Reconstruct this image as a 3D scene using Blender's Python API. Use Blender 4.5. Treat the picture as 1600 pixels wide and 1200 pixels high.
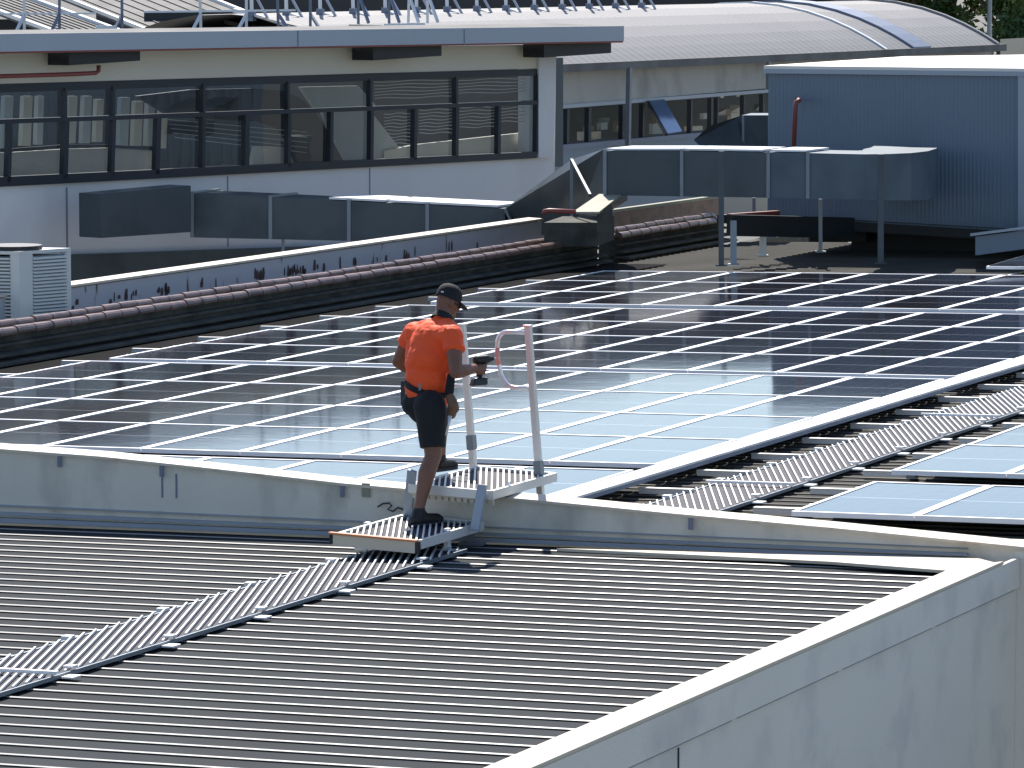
import bpy, bmesh, math, random
from mathutils import Vector, Matrix, noise
random.seed(7)
S = bpy.context.scene
for o in list(bpy.data.objects): bpy.data.objects.remove(o)
R = math.radians
# ------------------------------------------------------------------ camera, sky, sun, exposure
F = 6682.1; PITCH = R(5.68); CZ = 16.0
cam_d = bpy.data.cameras.new('camera'); cam = bpy.data.objects.new('camera', cam_d)
S.collection.objects.link(cam); S.camera = cam
cam.location = (0, 0, CZ); cam.rotation_euler = (math.pi/2-PITCH, 0, 0)
cam_d.sensor_width = 36; cam_d.lens = 36*F/1600; cam_d.clip_start = .5; cam_d.clip_end = 3000
SUN_EL = R(49); SUN_H = Vector((-.10, 1.0)).normalized()
w = bpy.data.worlds.new('World'); S.world = w; w.use_nodes = True
nt = w.node_tree; bg = nt.nodes['Background']
sky = nt.nodes.new('ShaderNodeTexSky'); sky.sky_type = 'NISHITA'; sky.sun_disc = False
sky.sun_elevation = SUN_EL; sky.sun_rotation = math.atan2(SUN_H.x, SUN_H.y)
sky.air_density = .9; sky.dust_density = .6; sky.ozone_density = 2.2
nt.links.new(sky.outputs[0], bg.inputs[0]); bg.inputs[1].default_value = .115
sd = bpy.data.lights.new('sun', 'SUN'); sd.energy = 4.8; sd.angle = R(.53); sd.color = (1, .94, .86)
so = bpy.data.objects.new('sun', sd); S.collection.objects.link(so)
SUN = Vector((SUN_H.x*math.cos(SUN_EL), SUN_H.y*math.cos(SUN_EL), math.sin(SUN_EL)))
so.rotation_euler = SUN.to_track_quat('Z', 'Y').to_euler()
S.view_settings.view_transform = 'Standard'; S.view_settings.look = 'None'
S.view_settings.exposure = .62; S.view_settings.gamma = 1
S.render.engine = 'CYCLES'; S.cycles.max_bounces = 6

# ------------------------------------------------------------------ frames
TH, TA = .4104, .0187
O = Vector((1.2549, 36.6394, CZ-4.3385))
A = Vector((math.cos(TH)*math.cos(TA), -math.sin(TH)*math.cos(TA), math.sin(TA)))   # down/up the roof fall
B = Vector((math.sin(TH), math.cos(TH), 0))                                          # along the roof ridges
N = A.cross(B)
AH = Vector((math.cos(TH), -math.sin(TH), 0)); Z = Vector((0, 0, 1))
L = 2.0276; WP = 1.01; RH = -.25
def P(a, b, h=0): return O+A*a+B*b+N*h
def ray(x, y):
    u = (x-800)/F; v = -(y-600)/F; c, s = math.cos(PITCH), math.sin(PITCH)
    return Vector((u, c+v*s, -s+v*c))
C0 = Vector((0, 0, CZ))
def plane(x, y, p0, n):
    r = ray(x, y); return C0+r*((p0-C0).dot(n)/r.dot(n))
def onR(x, y, h=0):                      # on a plane parallel to the roofs
    p = plane(x, y, O+N*h, N); q = p-O; return q.dot(A), q.dot(B)
def onA(x, y, a): return plane(x, y, O+AH*a, AH)
def onB(x, y, b): return plane(x, y, O+B*b, B)
def onY(x, y, d): return plane(x, y, Vector((0, d, 0)), Vector((0, 1, 0)))
D1 = Vector((math.sin(R(41.2)), math.cos(R(41.2)), 0)); N1 = Vector((D1.y, -D1.x, 0)); F0 = onY(865, 200, 78.5)
def onF(x, y, off=0): return plane(x, y, F0+N1*off, N1)     # facade of the glazed building
D2 = Vector((math.sin(R(29)), math.cos(R(29)), 0)); N2 = Vector((D2.y, -D2.x, 0)); G0 = onY(870, 103, 85)
def onG(x, y, off=0): return plane(x, y, G0+N2*off, N2)     # facade of the arched building

# ------------------------------------------------------------------ materials
def mat(name, col, rough=.6, metal=0, var=.12, scale=3, bump=0, bscale=30, col2=None, cscale=None, cthr=(.45, .6), stretch=None, spec=.5, coat=0):
    m = bpy.data.materials.new(name); m.use_nodes = True; t = m.node_tree; b = t.nodes['Principled BSDF']
    b.inputs['Roughness'].default_value = rough; b.inputs['Metallic'].default_value = metal
    b.inputs['Specular IOR Level'].default_value = spec; b.inputs['Coat Weight'].default_value = coat
    tc = t.nodes.new('ShaderNodeTexCoord'); src = tc.outputs['Object']
    if stretch:
        mp = t.nodes.new('ShaderNodeMapping'); mp.inputs['Scale'].default_value = stretch
        t.links.new(src, mp.inputs[0]); src = mp.outputs[0]
    n = t.nodes.new('ShaderNodeTexNoise'); n.inputs['Scale'].default_value = scale; n.inputs['Detail'].default_value = 6
    t.links.new(src, n.inputs['Vector'])
    mx = t.nodes.new('ShaderNodeMix'); mx.data_type = 'RGBA'
    lo = [c*(1-var) for c in col]+[1]; hi = [min(1, c*(1+var)) for c in col]+[1]
    mx.inputs[6].default_value = lo; mx.inputs[7].default_value = hi
    t.links.new(n.outputs['Fac'], mx.inputs[0]); out = mx.outputs[2]
    if col2:
        n2 = t.nodes.new('ShaderNodeTexNoise'); n2.inputs['Scale'].default_value = cscale or scale*2; n2.inputs['Detail'].default_value = 8
        t.links.new(src, n2.inputs['Vector'])
        r = t.nodes.new('ShaderNodeMapRange'); r.inputs[1].default_value = cthr[0]; r.inputs[2].default_value = cthr[1]
        t.links.new(n2.outputs['Fac'], r.inputs[0])
        m2 = t.nodes.new('ShaderNodeMix'); m2.data_type = 'RGBA'; m2.inputs[7].default_value = list(col2)+[1]
        t.links.new(r.outputs[0], m2.inputs[0]); t.links.new(out, m2.inputs[6]); out = m2.outputs[2]
    t.links.new(out, b.inputs['Base Color'])
    if bump:
        n3 = t.nodes.new('ShaderNodeTexNoise'); n3.inputs['Scale'].default_value = bscale; n3.inputs['Detail'].default_value = 5
        t.links.new(src, n3.inputs['Vector']); bp = t.nodes.new('ShaderNodeBump'); bp.inputs['Strength'].default_value = bump
        bp.inputs['Distance'].default_value = .02
        t.links.new(n3.outputs['Fac'], bp.inputs['Height']); t.links.new(bp.outputs[0], b.inputs['Normal'])
    return m
M = {}
M['roof_sheet'] = mat('grey roof sheeting', (.040, .045, .049), .85, .0, .14, 1.2, 0, 40, (.033, .035, .036), .9, (.5, .75), spec=.08)
M['old_sheet'] = mat('weathered roof sheeting', (.066, .063, .055), .85, 0, .18, 1.5, 0, 40, (.045, .042, .036), 2, (.45, .7), spec=.08)
M['crown'] = mat('rib crown with painted glint', (.31, .31, .30), .5, .1, .2, 2)  # pale colour stands in for sun glint on the ribs
M['cream_cap'] = mat('cream capping', (.62, .54, .42), .55, 0, .05, 2, .1, 20, (.5, .42, .32), 1.5, (.58, .8))
M['cap_worn'] = mat('worn cream capping', (.62, .55, .45), .6, 0, .1, 3, .1, 20, (.38, .25, .16), 4, (.6, .72))
M['render'] = mat('grey rendered wall', (.80, .74, .64), .8, 0, .05, .9, .25, 60, (.64, .60, .54), 1.7, (.5, .72))
M['render_streaked'] = mat('streaked parapet wall', (.70, .65, .56), .8, 0, .09, 1.4, .25, 60, (.48, .45, .39), 2.4, (.5, .7), (1, 1, .5))
M['white_wall'] = mat('pale wall', (.62, .63, .64), .75, 0, .05, .6, .1, 40, (.52, .53, .54), .8, (.5, .8))
M['cream_wall'] = mat('cream wall', (.62, .60, .52), .75, 0, .05, .8)
M['dark_frame'] = mat('dark window frame', (.022, .028, .038), .45, .2, .15)
M['fascia'] = mat('grey blue fascia', (.36, .40, .45), .5, .1, .06, .6)
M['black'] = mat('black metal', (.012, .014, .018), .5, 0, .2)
M['pitch'] = mat('near black gutter strip', (.010, .010, .011), .95, 0, .3, 2, spec=.05)
M['galv'] = mat('galvanised duct', (.065, .085, .10), .42, .35, .2, 1.5, .05, 10, (.045, .06, .07), 1.5, (.45, .65))
M['galv_post'] = mat('galvanised post', (.20, .23, .26), .45, .5, .15)
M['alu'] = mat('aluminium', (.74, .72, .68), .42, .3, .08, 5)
M['alu_bright'] = mat('bright aluminium', (.85, .85, .86), .28, .6, .05, 5)
M['frame'] = mat('panel frame', (.88, .88, .9), .5, .1, .04, 5)
M['deck'] = mat('walkway mesh deck', (.05, .048, .058), .7, .1, .2, 6, spec=.2)
M['bar'] = mat('walkway bars', (.85, .84, .82), .4, .2, .08, 8)
M['terracotta'] = mat('old terracotta ridge tile', (.19, .115, .092), .36, 0, .2, 4, .2, 20, (.09, .06, .055), 5, (.45, .7))
M['mossy'] = mat('mossy dark wall', (.085, .085, .07), .9, 0, .35, 2, .4, 15, (.045, .045, .038), 3, (.4, .65))
M['stained'] = mat('stained pale render', (.42, .43, .47), .8, 0, .12, 1, .2, 30, (.1, .07, .06), 3.2, (.64, .68), (1, 1, .35))
M['plant'] = mat('plant room cladding', (.17, .215, .27), .5, .2, .08, .7)
M['elbow'] = mat('blue grey duct', (.10, .135, .16), .5, .2, .15, 1.2, .05, 10, (.075, .10, .125), 1.5, (.45, .65))
M['plant_roof'] = mat('plant room roof', (.78, .73, .67), .5, .1, .06, 1)
M['arch_roof'] = mat('pale arched roof sheeting', (.235, .232, .236), .62, 0, .05, .4, 0, 8, (.205, .203, .205), .5, (.5, .8), spec=.2)
M['arch_wall'] = mat('weathered panel wall', (.40, .395, .37), .7, .05, .08, .5, .2, 12, (.24, .24, .21), 1.1, (.55, .75), (1, 1, .6))
M['flash'] = mat('foot flashing', (.33, .34, .35), .6, .1, .12, 1.5)
M['seam'] = mat('blue grey flashing', (.17, .20, .27), .5, .2, .1)
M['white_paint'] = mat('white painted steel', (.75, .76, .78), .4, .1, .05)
M['ac_white'] = mat('off white casing', (.66, .67, .64), .45, 0, .05)
M['red_pipe'] = mat('red brown pipe', (.22, .05, .04), .5, 0, .2)
M['orange_strip'] = mat('orange kick strip', (.55, .19, .07), .55, 0, .15, 8)
M['red_tape'] = mat('red tape', (.8, .33, .28), .6, 0, .1)
M['hood'] = mat('lichened hood', (.27, .27, .2), .7, 0, .25, 5)
M['ground'] = mat('ground', (.12, .115, .1), .9, 0, .3, .05)
M['back_roof'] = mat('weathered grey roofing', (.17, .165, .16), .75, 0, .2, .8, .1, 6, (.11, .105, .10), 1, (.45, .7), spec=.2)
M['dark_roof'] = mat('dark roofing', (.05, .048, .05), .7, 0, .2)
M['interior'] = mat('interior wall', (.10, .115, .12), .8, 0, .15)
M['window_pale'] = mat('pale window shape', (.55, .52, .45), .7, 0, .08)
M['window_grey'] = mat('grey window shape', (.42, .46, .46), .7, 0, .08)
M['blue_pane'] = mat('tilted blue window glass', (.16, .24, .36), .12, .3, .1)
M['skin'] = mat('skin', (.20, .088, .052), .55, 0, .12, 12)
M['shirt'] = mat('fluorescent orange fabric', (1.0, .10, .016), .7, 0, .03, 12, .25, 60)
M['navy'] = mat('black fabric', (.010, .011, .014), .85, 0, .2, 30, .2, 150)
M['shoe'] = mat('black shoe', (.012, .012, .013), .6, 0, .2)
M['sole'] = mat('dark sole', (.03, .03, .03), .7, 0, .2)
M['leather'] = mat('tan leather', (.16, .085, .045), .6, 0, .2)
M['tool_plastic'] = mat('black tool plastic', (.015, .017, .018), .45, 0, .2)
M['tool_teal'] = mat('dark teal plastic', (.018, .028, .03), .45, 0, .2)
M['bark'] = mat('bark', (.09, .07, .05), .9, 0, .3)
M['white_mark'] = mat('small white badge', (.7, .7, .7), .6, 0, .05)

def leaf_mat(name, c1, c2):
    m = mat(name, c1, .6, 0, .35, .8, 0, 8, c2, .6, (.42, .6)); b = m.node_tree.nodes['Principled BSDF']
    b.inputs['Transmission Weight'].default_value = 0
    return m
M['leaf'] = leaf_mat('dark green leaves', (.045, .095, .022), (.12, .17, .035))

def cell_mat():
    m = bpy.data.materials.new('solar cells under glass'); m.use_nodes = True; t = m.node_tree; b = t.nodes['Principled BSDF']
    tc = t.nodes.new('ShaderNodeTexCoord'); sp = t.nodes.new('ShaderNodeSeparateXYZ'); t.links.new(tc.outputs['Object'], sp.inputs[0])
    def line(out, step, wid):
        d = t.nodes.new('ShaderNodeMath'); d.operation = 'DIVIDE'; d.inputs[1].default_value = step; t.links.new(out, d.inputs[0])
        f = t.nodes.new('ShaderNodeMath'); f.operation = 'FRACT'; t.links.new(d.outputs[0], f.inputs[0])
        l = t.nodes.new('ShaderNodeMath'); l.operation = 'LESS_THAN'; l.inputs[1].default_value = wid; t.links.new(f.outputs[0], l.inputs[0]); return l.outputs[0]
    def mx(o1, o2):
        q = t.nodes.new('ShaderNodeMath'); q.operation = 'MAXIMUM'; t.links.new(o1, q.inputs[0]); t.links.new(o2, q.inputs[1]); return q.outputs[0]
    g = mx(line(sp.outputs[0], .161, .03), line(sp.outputs[1], .0815, .04))
    sb = t.nodes.new('ShaderNodeMath'); sb.operation = 'SUBTRACT'; sb.inputs[1].default_value = 1.006; t.links.new(sp.outputs[1], sb.inputs[0])
    ab = t.nodes.new('ShaderNodeMath'); ab.operation = 'ABSOLUTE'; t.links.new(sb.outputs[0], ab.inputs[0])
    mid = t.nodes.new('ShaderNodeMath'); mid.operation = 'LESS_THAN'; mid.inputs[1].default_value = .011; t.links.new(ab.outputs[0], mid.inputs[0])
    n = t.nodes.new('ShaderNodeTexNoise'); n.inputs['Scale'].default_value = 2.5; t.links.new(tc.outputs['Object'], n.inputs['Vector'])
    c = t.nodes.new('ShaderNodeMix'); c.data_type = 'RGBA'; c.inputs[6].default_value = (.012, .011, .017, 1); c.inputs[7].default_value = (.020, .019, .027, 1)
    t.links.new(n.outputs['Fac'], c.inputs[0])
    k = t.nodes.new('ShaderNodeMix'); k.data_type = 'RGBA'; k.inputs[7].default_value = (.10, .11, .13, 1)
    t.links.new(g, k.inputs[0]); t.links.new(c.outputs[2], k.inputs[6]); 
    k2 = t.nodes.new('ShaderNodeMix'); k2.data_type = 'RGBA'; k2.inputs[7].default_value = (.38, .40, .44, 1)
    t.links.new(mid.outputs[0], k2.inputs[0]); t.links.new(k.outputs[2], k2.inputs[6]); t.links.new(k2.outputs[2], b.inputs['Base Color'])
    b.inputs['Roughness'].default_value = .05; b.inputs['IOR'].default_value = 1.38; b.inputs['Specular Tint'].default_value = (.74, .69, .76, 1)
    # faint waviness of tempered glass, and dust
    mp = t.nodes.new('ShaderNodeMapping'); mp.inputs['Scale'].default_value = (1, 3, 1); t.links.new(tc.outputs['Object'], mp.inputs[0])
    n3 = t.nodes.new('ShaderNodeTexNoise'); n3.inputs['Scale'].default_value = 3; n3.inputs['Detail'].default_value = 3; t.links.new(mp.outputs[0], n3.inputs['Vector'])
    bp = t.nodes.new('ShaderNodeBump'); bp.inputs['Strength'].default_value = .12; bp.inputs['Distance'].default_value = .004
    t.links.new(n3.outputs['Fac'], bp.inputs['Height']); t.links.new(bp.outputs[0], b.inputs['Normal'])
    n4 = t.nodes.new('ShaderNodeTexNoise'); n4.inputs['Scale'].default_value = 9; n4.inputs['Detail'].default_value = 6; t.links.new(mp.outputs[0], n4.inputs['Vector'])
    rr = t.nodes.new('ShaderNodeMapRange'); rr.inputs[3].default_value = .03; rr.inputs[4].default_value = .10
    t.links.new(n4.outputs['Fac'], rr.inputs[0]); t.links.new(rr.outputs[0], b.inputs['Roughness'])
    return m
M['cells'] = cell_mat()

def glass_mat(name, tint, base=.10, edge=.75):
    m = bpy.data.materials.new(name); m.use_nodes = True; t = m.node_tree
    for n in list(t.nodes): t.nodes.remove(n)
    o = t.nodes.new('ShaderNodeOutputMaterial'); mx = t.nodes.new('ShaderNodeMixShader')
    tr = t.nodes.new('ShaderNodeBsdfTransparent'); tr.inputs[0].default_value = tint+(1,)
    gl = t.nodes.new('ShaderNodeBsdfGlossy'); gl.inputs['Roughness'].default_value = .02; gl.inputs[0].default_value = (.9, .95, 1, 1)
    lw = t.nodes.new('ShaderNodeLayerWeight'); lw.inputs[0].default_value = .3
    pw_ = t.nodes.new('ShaderNodeMath'); pw_.operation = 'POWER'; pw_.inputs[1].default_value = 3; t.links.new(lw.outputs['Facing'], pw_.inputs[0])
    mr_ = t.nodes.new('ShaderNodeMapRange'); mr_.inputs[3].default_value = base; mr_.inputs[4].default_value = edge; t.links.new(pw_.outputs[0], mr_.inputs[0])
    n = t.nodes.new('ShaderNodeTexNoise'); n.inputs['Scale'].default_value = 1.2; bp = t.nodes.new('ShaderNodeBump'); bp.inputs['Strength'].default_value = .15; bp.inputs['Distance'].default_value = .02
    tc = t.nodes.new('ShaderNodeTexCoord'); t.links.new(tc.outputs['Object'], n.inputs['Vector']); t.links.new(n.outputs['Fac'], bp.inputs['Height']); t.links.new(bp.outputs[0], gl.inputs['Normal'])
    t.links.new(mr_.outputs[0], mx.inputs[0]); t.links.new(tr.outputs[0], mx.inputs[1]); t.links.new(gl.outputs[0], mx.inputs[2]); t.links.new(mx.outputs[0], o.inputs[0])
    return m
M['glass'] = glass_mat('tinted window glass', (.60, .64, .64))

# ------------------------------------------------------------------ mesh helpers
class MB:
    def __init__(s): s.v = []; s.f = []
    def add(s, vs, fs):
        k = len(s.v); s.v += [Vector(v) for v in vs]; s.f += [tuple(i+k for i in f) for f in fs]; return s
    def hexa(s, b4, t4): return s.add(list(b4)+list(t4), [(3, 2, 1, 0), (4, 5, 6, 7), (0, 1, 5, 4), (1, 2, 6, 5), (2, 3, 7, 6), (3, 0, 4, 7)])
    def box(s, p, u, v, ww):                          # corner + three edge vectors
        p, u, v, ww = map(Vector, (p, u, v, ww)); b = [p, p+u, p+u+v, p+v]
        return s.hexa(b, [q+ww for q in b])
    def prism(s, poly, d):                            # polygon (list of points) extruded by d
        d = Vector(d); n = len(poly); b = [Vector(q) for q in poly]; t = [q+d for q in b]
        return s.add(b+t, [tuple(range(n-1, -1, -1)), tuple(range(n, 2*n))]+[(i, (i+1) % n, (i+1) % n+n, i+n) for i in range(n)])
    def bar(s, p, q, wd, ht=None, up=Z):              # rectangular bar from p to q
        p, q = Vector(p), Vector(q); ht = ht or wd; d = (q-p).normalized(); x = d.cross(up)
        if x.length < 1e-3: x = d.cross(Vector((1, 0, 0)))
        x.normalize(); y = x.cross(d).normalized(); x = x*wd/2; y = y*ht/2
        return s.hexa([p-x-y, p+x-y, p+x+y, p-x+y], [q-x-y, q+x-y, q+x+y, q-x+y])
    def tube(s, pts, r, n=10):
        pts = [Vector(p) for p in pts]; rs = r if isinstance(r, (list, tuple)) else [r]*len(pts); rings = []; k0 = len(s.v); ref = None
        for i, p in enumerate(pts):
            d = (pts[min(i+1, len(pts)-1)]-pts[max(i-1, 0)]).normalized()
            if ref is None: ref = d.cross(Z if abs(d.z) < .9 else Vector((1, 0, 0))).normalized()
            ref = (ref-d*ref.dot(d)).normalized(); y = d.cross(ref)
            for j in range(n):
                a = 2*math.pi*j/n; s.v.append(p+(ref*math.cos(a)+y*math.sin(a))*rs[i])
        for i in range(len(pts)-1):
            for j in range(n): a0 = k0+i*n; s.f.append((a0+j, a0+(j+1) % n, a0+n+(j+1) % n, a0+n+j))
        s.f.append(tuple(k0+j for j in range(n-1, -1, -1))); s.f.append(tuple(k0+(len(pts)-1)*n+j for j in range(n))); return s
    def ell(s, c, ax, nu=14, nv=9):                   # ellipsoid; ax = three axis vectors
        c = Vector(c); ax = [Vector(q) for q in ax]; k = len(s.v)
        s.v.append(c+ax[2])
        for i in range(1, nv):
            t = math.pi*i/nv
            for j in range(nu):
                a = 2*math.pi*j/nu; s.v.append(c+ax[0]*math.sin(t)*math.cos(a)+ax[1]*math.sin(t)*math.sin(a)+ax[2]*math.cos(t))
        s.v.append(c-ax[2]); e = len(s.v)-1
        for j in range(nu):
            s.f.append((k, k+1+j, k+1+(j+1) % nu)); q = k+1+(nv-2)*nu; s.f.append((e, q+(j+1) % nu, q+j))
            for i in range(nv-2): q = k+1+i*nu; s.f.append((q+j, q+nu+j, q+nu+(j+1) % nu, q+(j+1) % nu))
        return s
    def cap(s, p, r0, q, r1, n=12):                   # tapered capsule
        p, q = Vector(p), Vector(q); d = (q-p).normalized(); pts = []; rs = []
        for t in (1, .85, .5, 0): pts.append(p-d*r0*t*.98); rs.append(max(r0*math.sqrt(1-(t*.98)**2), r0*.12))
        for t in (0, .5, .85, 1): pts.append(q+d*r1*t*.98); rs.append(max(r1*math.sqrt(1-(t*.98)**2), r1*.12))
        return s.tube(pts, rs, n)
    def build(s, name, m, parent=None, origin=None, smooth=False, bevel=0):
        o0 = origin if origin is not None else (parent['_o'] if parent and '_o' in parent else None)
        if o0 is None and parent is None: o0 = s.v[0] if s.v else (0, 0, 0)
        o0 = Vector(o0 if o0 is not None else (0, 0, 0))
        me = bpy.data.meshes.new(name); me.from_pydata([v-o0 for v in s.v], [], s.f); me.update()
        bm = bmesh.new(); bm.from_mesh(me); bmesh.ops.recalc_face_normals(bm, faces=bm.faces); bm.to_mesh(me); bm.free()
        o = bpy.data.objects.new(name, me); S.collection.objects.link(o); me.materials.append(M[m] if isinstance(m, str) else m)
        if parent:
            o.parent = parent
            if parent.type == 'MESH': o.location = o0*0+o0-Vector(parent['_w']) if '_w' in parent else (0, 0, 0)
        else: o.location = o0
        if smooth:
            for p in me.polygons: p.use_smooth = True
        if bevel:
            b = o.modifiers.new('b', 'BEVEL'); b.width = bevel; b.segments = 2; b.limit_method = 'ANGLE'
        return o
def sub(o, parent):                                   # make a built part a child of another part (same frame)
    o.parent = parent; o.location = (0, 0, 0); return o
def tag(o, label=None, cat=None, group=None, kind=None):
    if label: o['label'] = label
    if cat: o['category'] = cat
    if group: o['group'] = group
    if kind: o['kind'] = kind
    return o
def thing(name, label, cat, loc, group=None):
    o = bpy.data.objects.new(name, None); S.collection.objects.link(o); o.location = loc; o.empty_display_size = .2
    tag(o, label, cat, group); o['_o'] = tuple(loc); return o
ORD = ['first', 'second', 'third', 'fourth', 'fifth', 'sixth', 'seventh', 'eighth', 'ninth', 'tenth', 'eleventh', 'twelfth', 'thirteenth', 'fourteenth']

# ------------------------------------------------------------------ ribbed roofs
def ribbed(a0, a1, b0, b1, pitch, h, rw=.040, top=.014, rh=.015, na=2):
    m = MB(); prof = []; n = int((b1-b0)/pitch); bb = b0
    prof.append((b0, 0))
    for i in range(n):
        c = b0+(i+.5)*pitch
        prof += [(c-rw/2, 0), (c-top/2-.008, rh-.0045), (c-top/2+.003, rh), (c+top/2-.003, rh), (c+top/2+.006, rh-.0045), (c+rw/2, 0)]
    prof.append((b1, 0)); k = len(prof)
    for a in (a0, a1): m.v += [P(a, b, h+z) for b, z in prof]
    m.f = [(i, i+1, k+i+1, k+i) for i in range(k-1)]
    return m
M['crown_old'] = mat('rib crown with dull painted glint', (.15, .145, .13), .7, 0, .2, 2, spec=.15)  # same painted glint, dimmer for the upper roof
def crowns(o, mm='crown'):                                        # lighter crown faces paint the sun glint along the ribs
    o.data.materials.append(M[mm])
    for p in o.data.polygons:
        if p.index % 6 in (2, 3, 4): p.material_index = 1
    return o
nb = thing('building', 'near building with dark grey ribbed metal roof and cream edge capping', 'building', P(-2, -8, -4))
LB0 = -14.6; PB = -3.52
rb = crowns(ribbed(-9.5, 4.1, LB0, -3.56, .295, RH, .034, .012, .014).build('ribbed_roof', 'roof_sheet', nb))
# barge capping along the right edge and its fascia
m = MB(); CB0, CB1 = -15, -3.95
m.hexa([P(4.03, CB0, RH+.045), P(4.31, CB0, RH+.055), P(4.31, CB1, RH+.055), P(4.03, CB1-.4, RH+.045)],
       [P(4.03, CB0, RH+.07), P(4.31, CB0, RH+.082), P(4.31, CB1, RH+.082), P(4.03, CB1-.4, RH+.07)])
m.build('edge_capping', 'cream_cap', nb, bevel=.006)
m = MB().hexa([P(4.27, CB0, RH-.17), P(4.305, CB0, RH-.17), P(4.305, PB-.02, RH-.17), P(4.27, PB-.02, RH-.17)], [P(4.27, CB0, RH+.053), P(4.305, CB0, RH+.053), P(4.305, PB-.02, RH+.053), P(4.27, PB-.02, RH+.053)])
m.build('fascia_band', 'render', nb)
ap = [onR(x, y, RH+.05) for x, y in ((870, 857), (1100, 868), (1300, 878), (1492, 888), (1570, 877), (1530, 873), (1200, 866), (1000, 860))]
ap[3] = (4.031, CB1-.41); ap[4] = (4.31, CB1+.003)
MB().prism([P(a, b, RH+.03) for a, b in ap], N*.022).build('apron_flashing', 'cream_cap', nb)
m = MB().box(P(3.99, CB0, RH-.16), AH*.285, B*(PB-CB0-.01), Z*-9); m.build('side_wall', 'render', nb)
m = MB(); m.box(P(4.277, -10.5, RH-.2), AH*.006, B*.012, Z*-.3)
m.build('wall_joint', 'dark_frame', nb)
m = MB()
for i in range(5): m.box(P(4.274, -13.5+i*2.0, RH-.185), AH*.012, B*1.9, Z*.012)
m.build('wall_seam', 'seam', nb)
# parapet between the two roofs, its top read from the photograph
PB = -3.52
prof = []
for x, y in ((-260, 676), (0, 699), (160, 711), (310, 727), (540, 753), (840, 779), (1044, 799), (1300, 822), (1600, 852), (1800, 871)):
    p = onB(x, y, PB); prof.append(((p-O).dot(AH), p.z))
par = thing('parapet_wall', 'long grey streaked parapet wall with worn cream cap between the two roofs', 'wall', P(0, PB, RH))
def pw(a, z, b=PB):
    q = O+AH*a+B*(b); return Vector((q.x, q.y, z))
def baseR(a): return P(a, PB, RH-.02).z
m = MB()
for (a0, z0), (a1, z1) in zip(prof, prof[1:]):
    m.hexa([pw(a0, min(baseR(a0), z0-.1)-.4), pw(a1, min(baseR(a1), z1-.1)-.4), pw(a1, min(baseR(a1), z1-.1)-.4, PB+.14), pw(a0, min(baseR(a0), z0-.1)-.4, PB+.14)],
           [pw(a0, z0-.03), pw(a1, z1-.03), pw(a1, z1-.03, PB+.14), pw(a0, z0-.03, PB+.14)])
m.build('wall', 'render_streaked', par)
m = MB()
for (a0, z0), (a1, z1) in zip(prof, prof[1:]):
    m.hexa([pw(a0, z0-.03, PB-.03), pw(a1, z1-.03, PB-.03), pw(a1, z1-.03, PB+.17), pw(a0, z0-.03, PB+.17)],
           [pw(a0, z0-.008, PB-.03), pw(a1, z1-.008, PB-.03), pw(a1, z1+.012, PB+.17), pw(a0, z0+.012, PB+.17)])
m.build('cap', 'cap_worn', par)
m = MB()
for a in (-2.95, -1.32, 1.66, -3.9): 
    z = [z0+(z1-z0)*(a-a0)/(a1-a0) for (a0, z0), (a1, z1) in zip(prof, prof[1:]) if a0 <= a <= a1][0]
    m.box(pw(a, z-.033, PB-.036), AH*.035, B*.01, Z*-.09)
m.box(pw(-2.95, -0.28+prof[3][1], PB-.006), AH*.014, B*.01, Z*.2); m.box(pw(-2.82, -0.28+prof[3][1], PB-.006), AH*.014, B*.01, Z*.2)
m.build('cap_joint', 'seam', par)
m = MB()   # metal flashing along the foot of the parapet
for b0, h0, b1, h1 in ((PB-.01, .20, PB-.03, .185), (PB-.03, .13, PB-.05, .10), (PB-.05, .075, PB-.1, .035)):
    m.hexa([P(-9, b1, RH+h1), P(3.9, b1, RH+h1*.55), P(3.9, PB, RH+h1*.55), P(-9, PB, RH+h1)],
           [P(-9, b0, RH+h0), P(3.9, b0, RH+h0*.55), P(3.9, PB, RH+h0*.55), P(-9, PB, RH+h0)])
m.build('flashing', 'flash', par)
m = MB(); m.box(onB(566, 776, PB-.01), AH*.07, B*-.01, Z*.11); m.build('vent_cover', 'hood', par)
pts = [onB(x, y, PB-.03) for x, y in ((590, 792), (598, 787), (608, 786), (612, 790), (606, 796), (614, 799), (622, 793), (632, 797), (640, 802))]
MB().tube(pts, .007, 6).build('cable', 'black', par)
# corner pier at the right end
pc = onB(1572, 900, PB-.1)
MB().box(P(4.27, PB-.006, -.15), AH*1.64, B*.1, Z*-9).build('corner_pier', 'render', nb)

UR = -.165
ub = thing('building', 'wide ribbed roof building carrying the solar panels behind the parapet', 'building', P(0, 10, -4))
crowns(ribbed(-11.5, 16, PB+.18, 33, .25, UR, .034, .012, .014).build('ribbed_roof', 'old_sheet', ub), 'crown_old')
MB().box(P(-11.4, PB+.3, -9), AH*27, B*36, Z*8.4).build('outer_wall', 'render', ub)
MB().hexa([P(-11.5, PB+.3, UR+.022), P(-10.5, PB+.3, UR+.022), P(-10.5, 27, UR+.022), P(-11.5, 27, UR+.022)], [P(-11.5, PB+.3, UR+.03), P(-10.5, PB+.3, UR+.03), P(-10.5, 27, UR+.03), P(-11.5, 27, UR+.03)]).build('gutter', 'pitch', ub)  # added near-black strip, darkens the roof between tiled wall and array
# drainage capping right of the corner (seen past the parapet end)
MB().hexa([P(3.1, PB+.2, UR+.03), P(9, PB+.2, UR+.03), P(9, PB+.33, UR+.03), P(3.1, PB+.33, UR+.03)], [P(3.1, PB+.2, UR+.06), P(9, PB+.2, UR+.06), P(9, PB+.33, UR+.06), P(3.1, PB+.33, UR+.06)]).build('edge_capping', 'cream_cap', ub)

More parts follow.
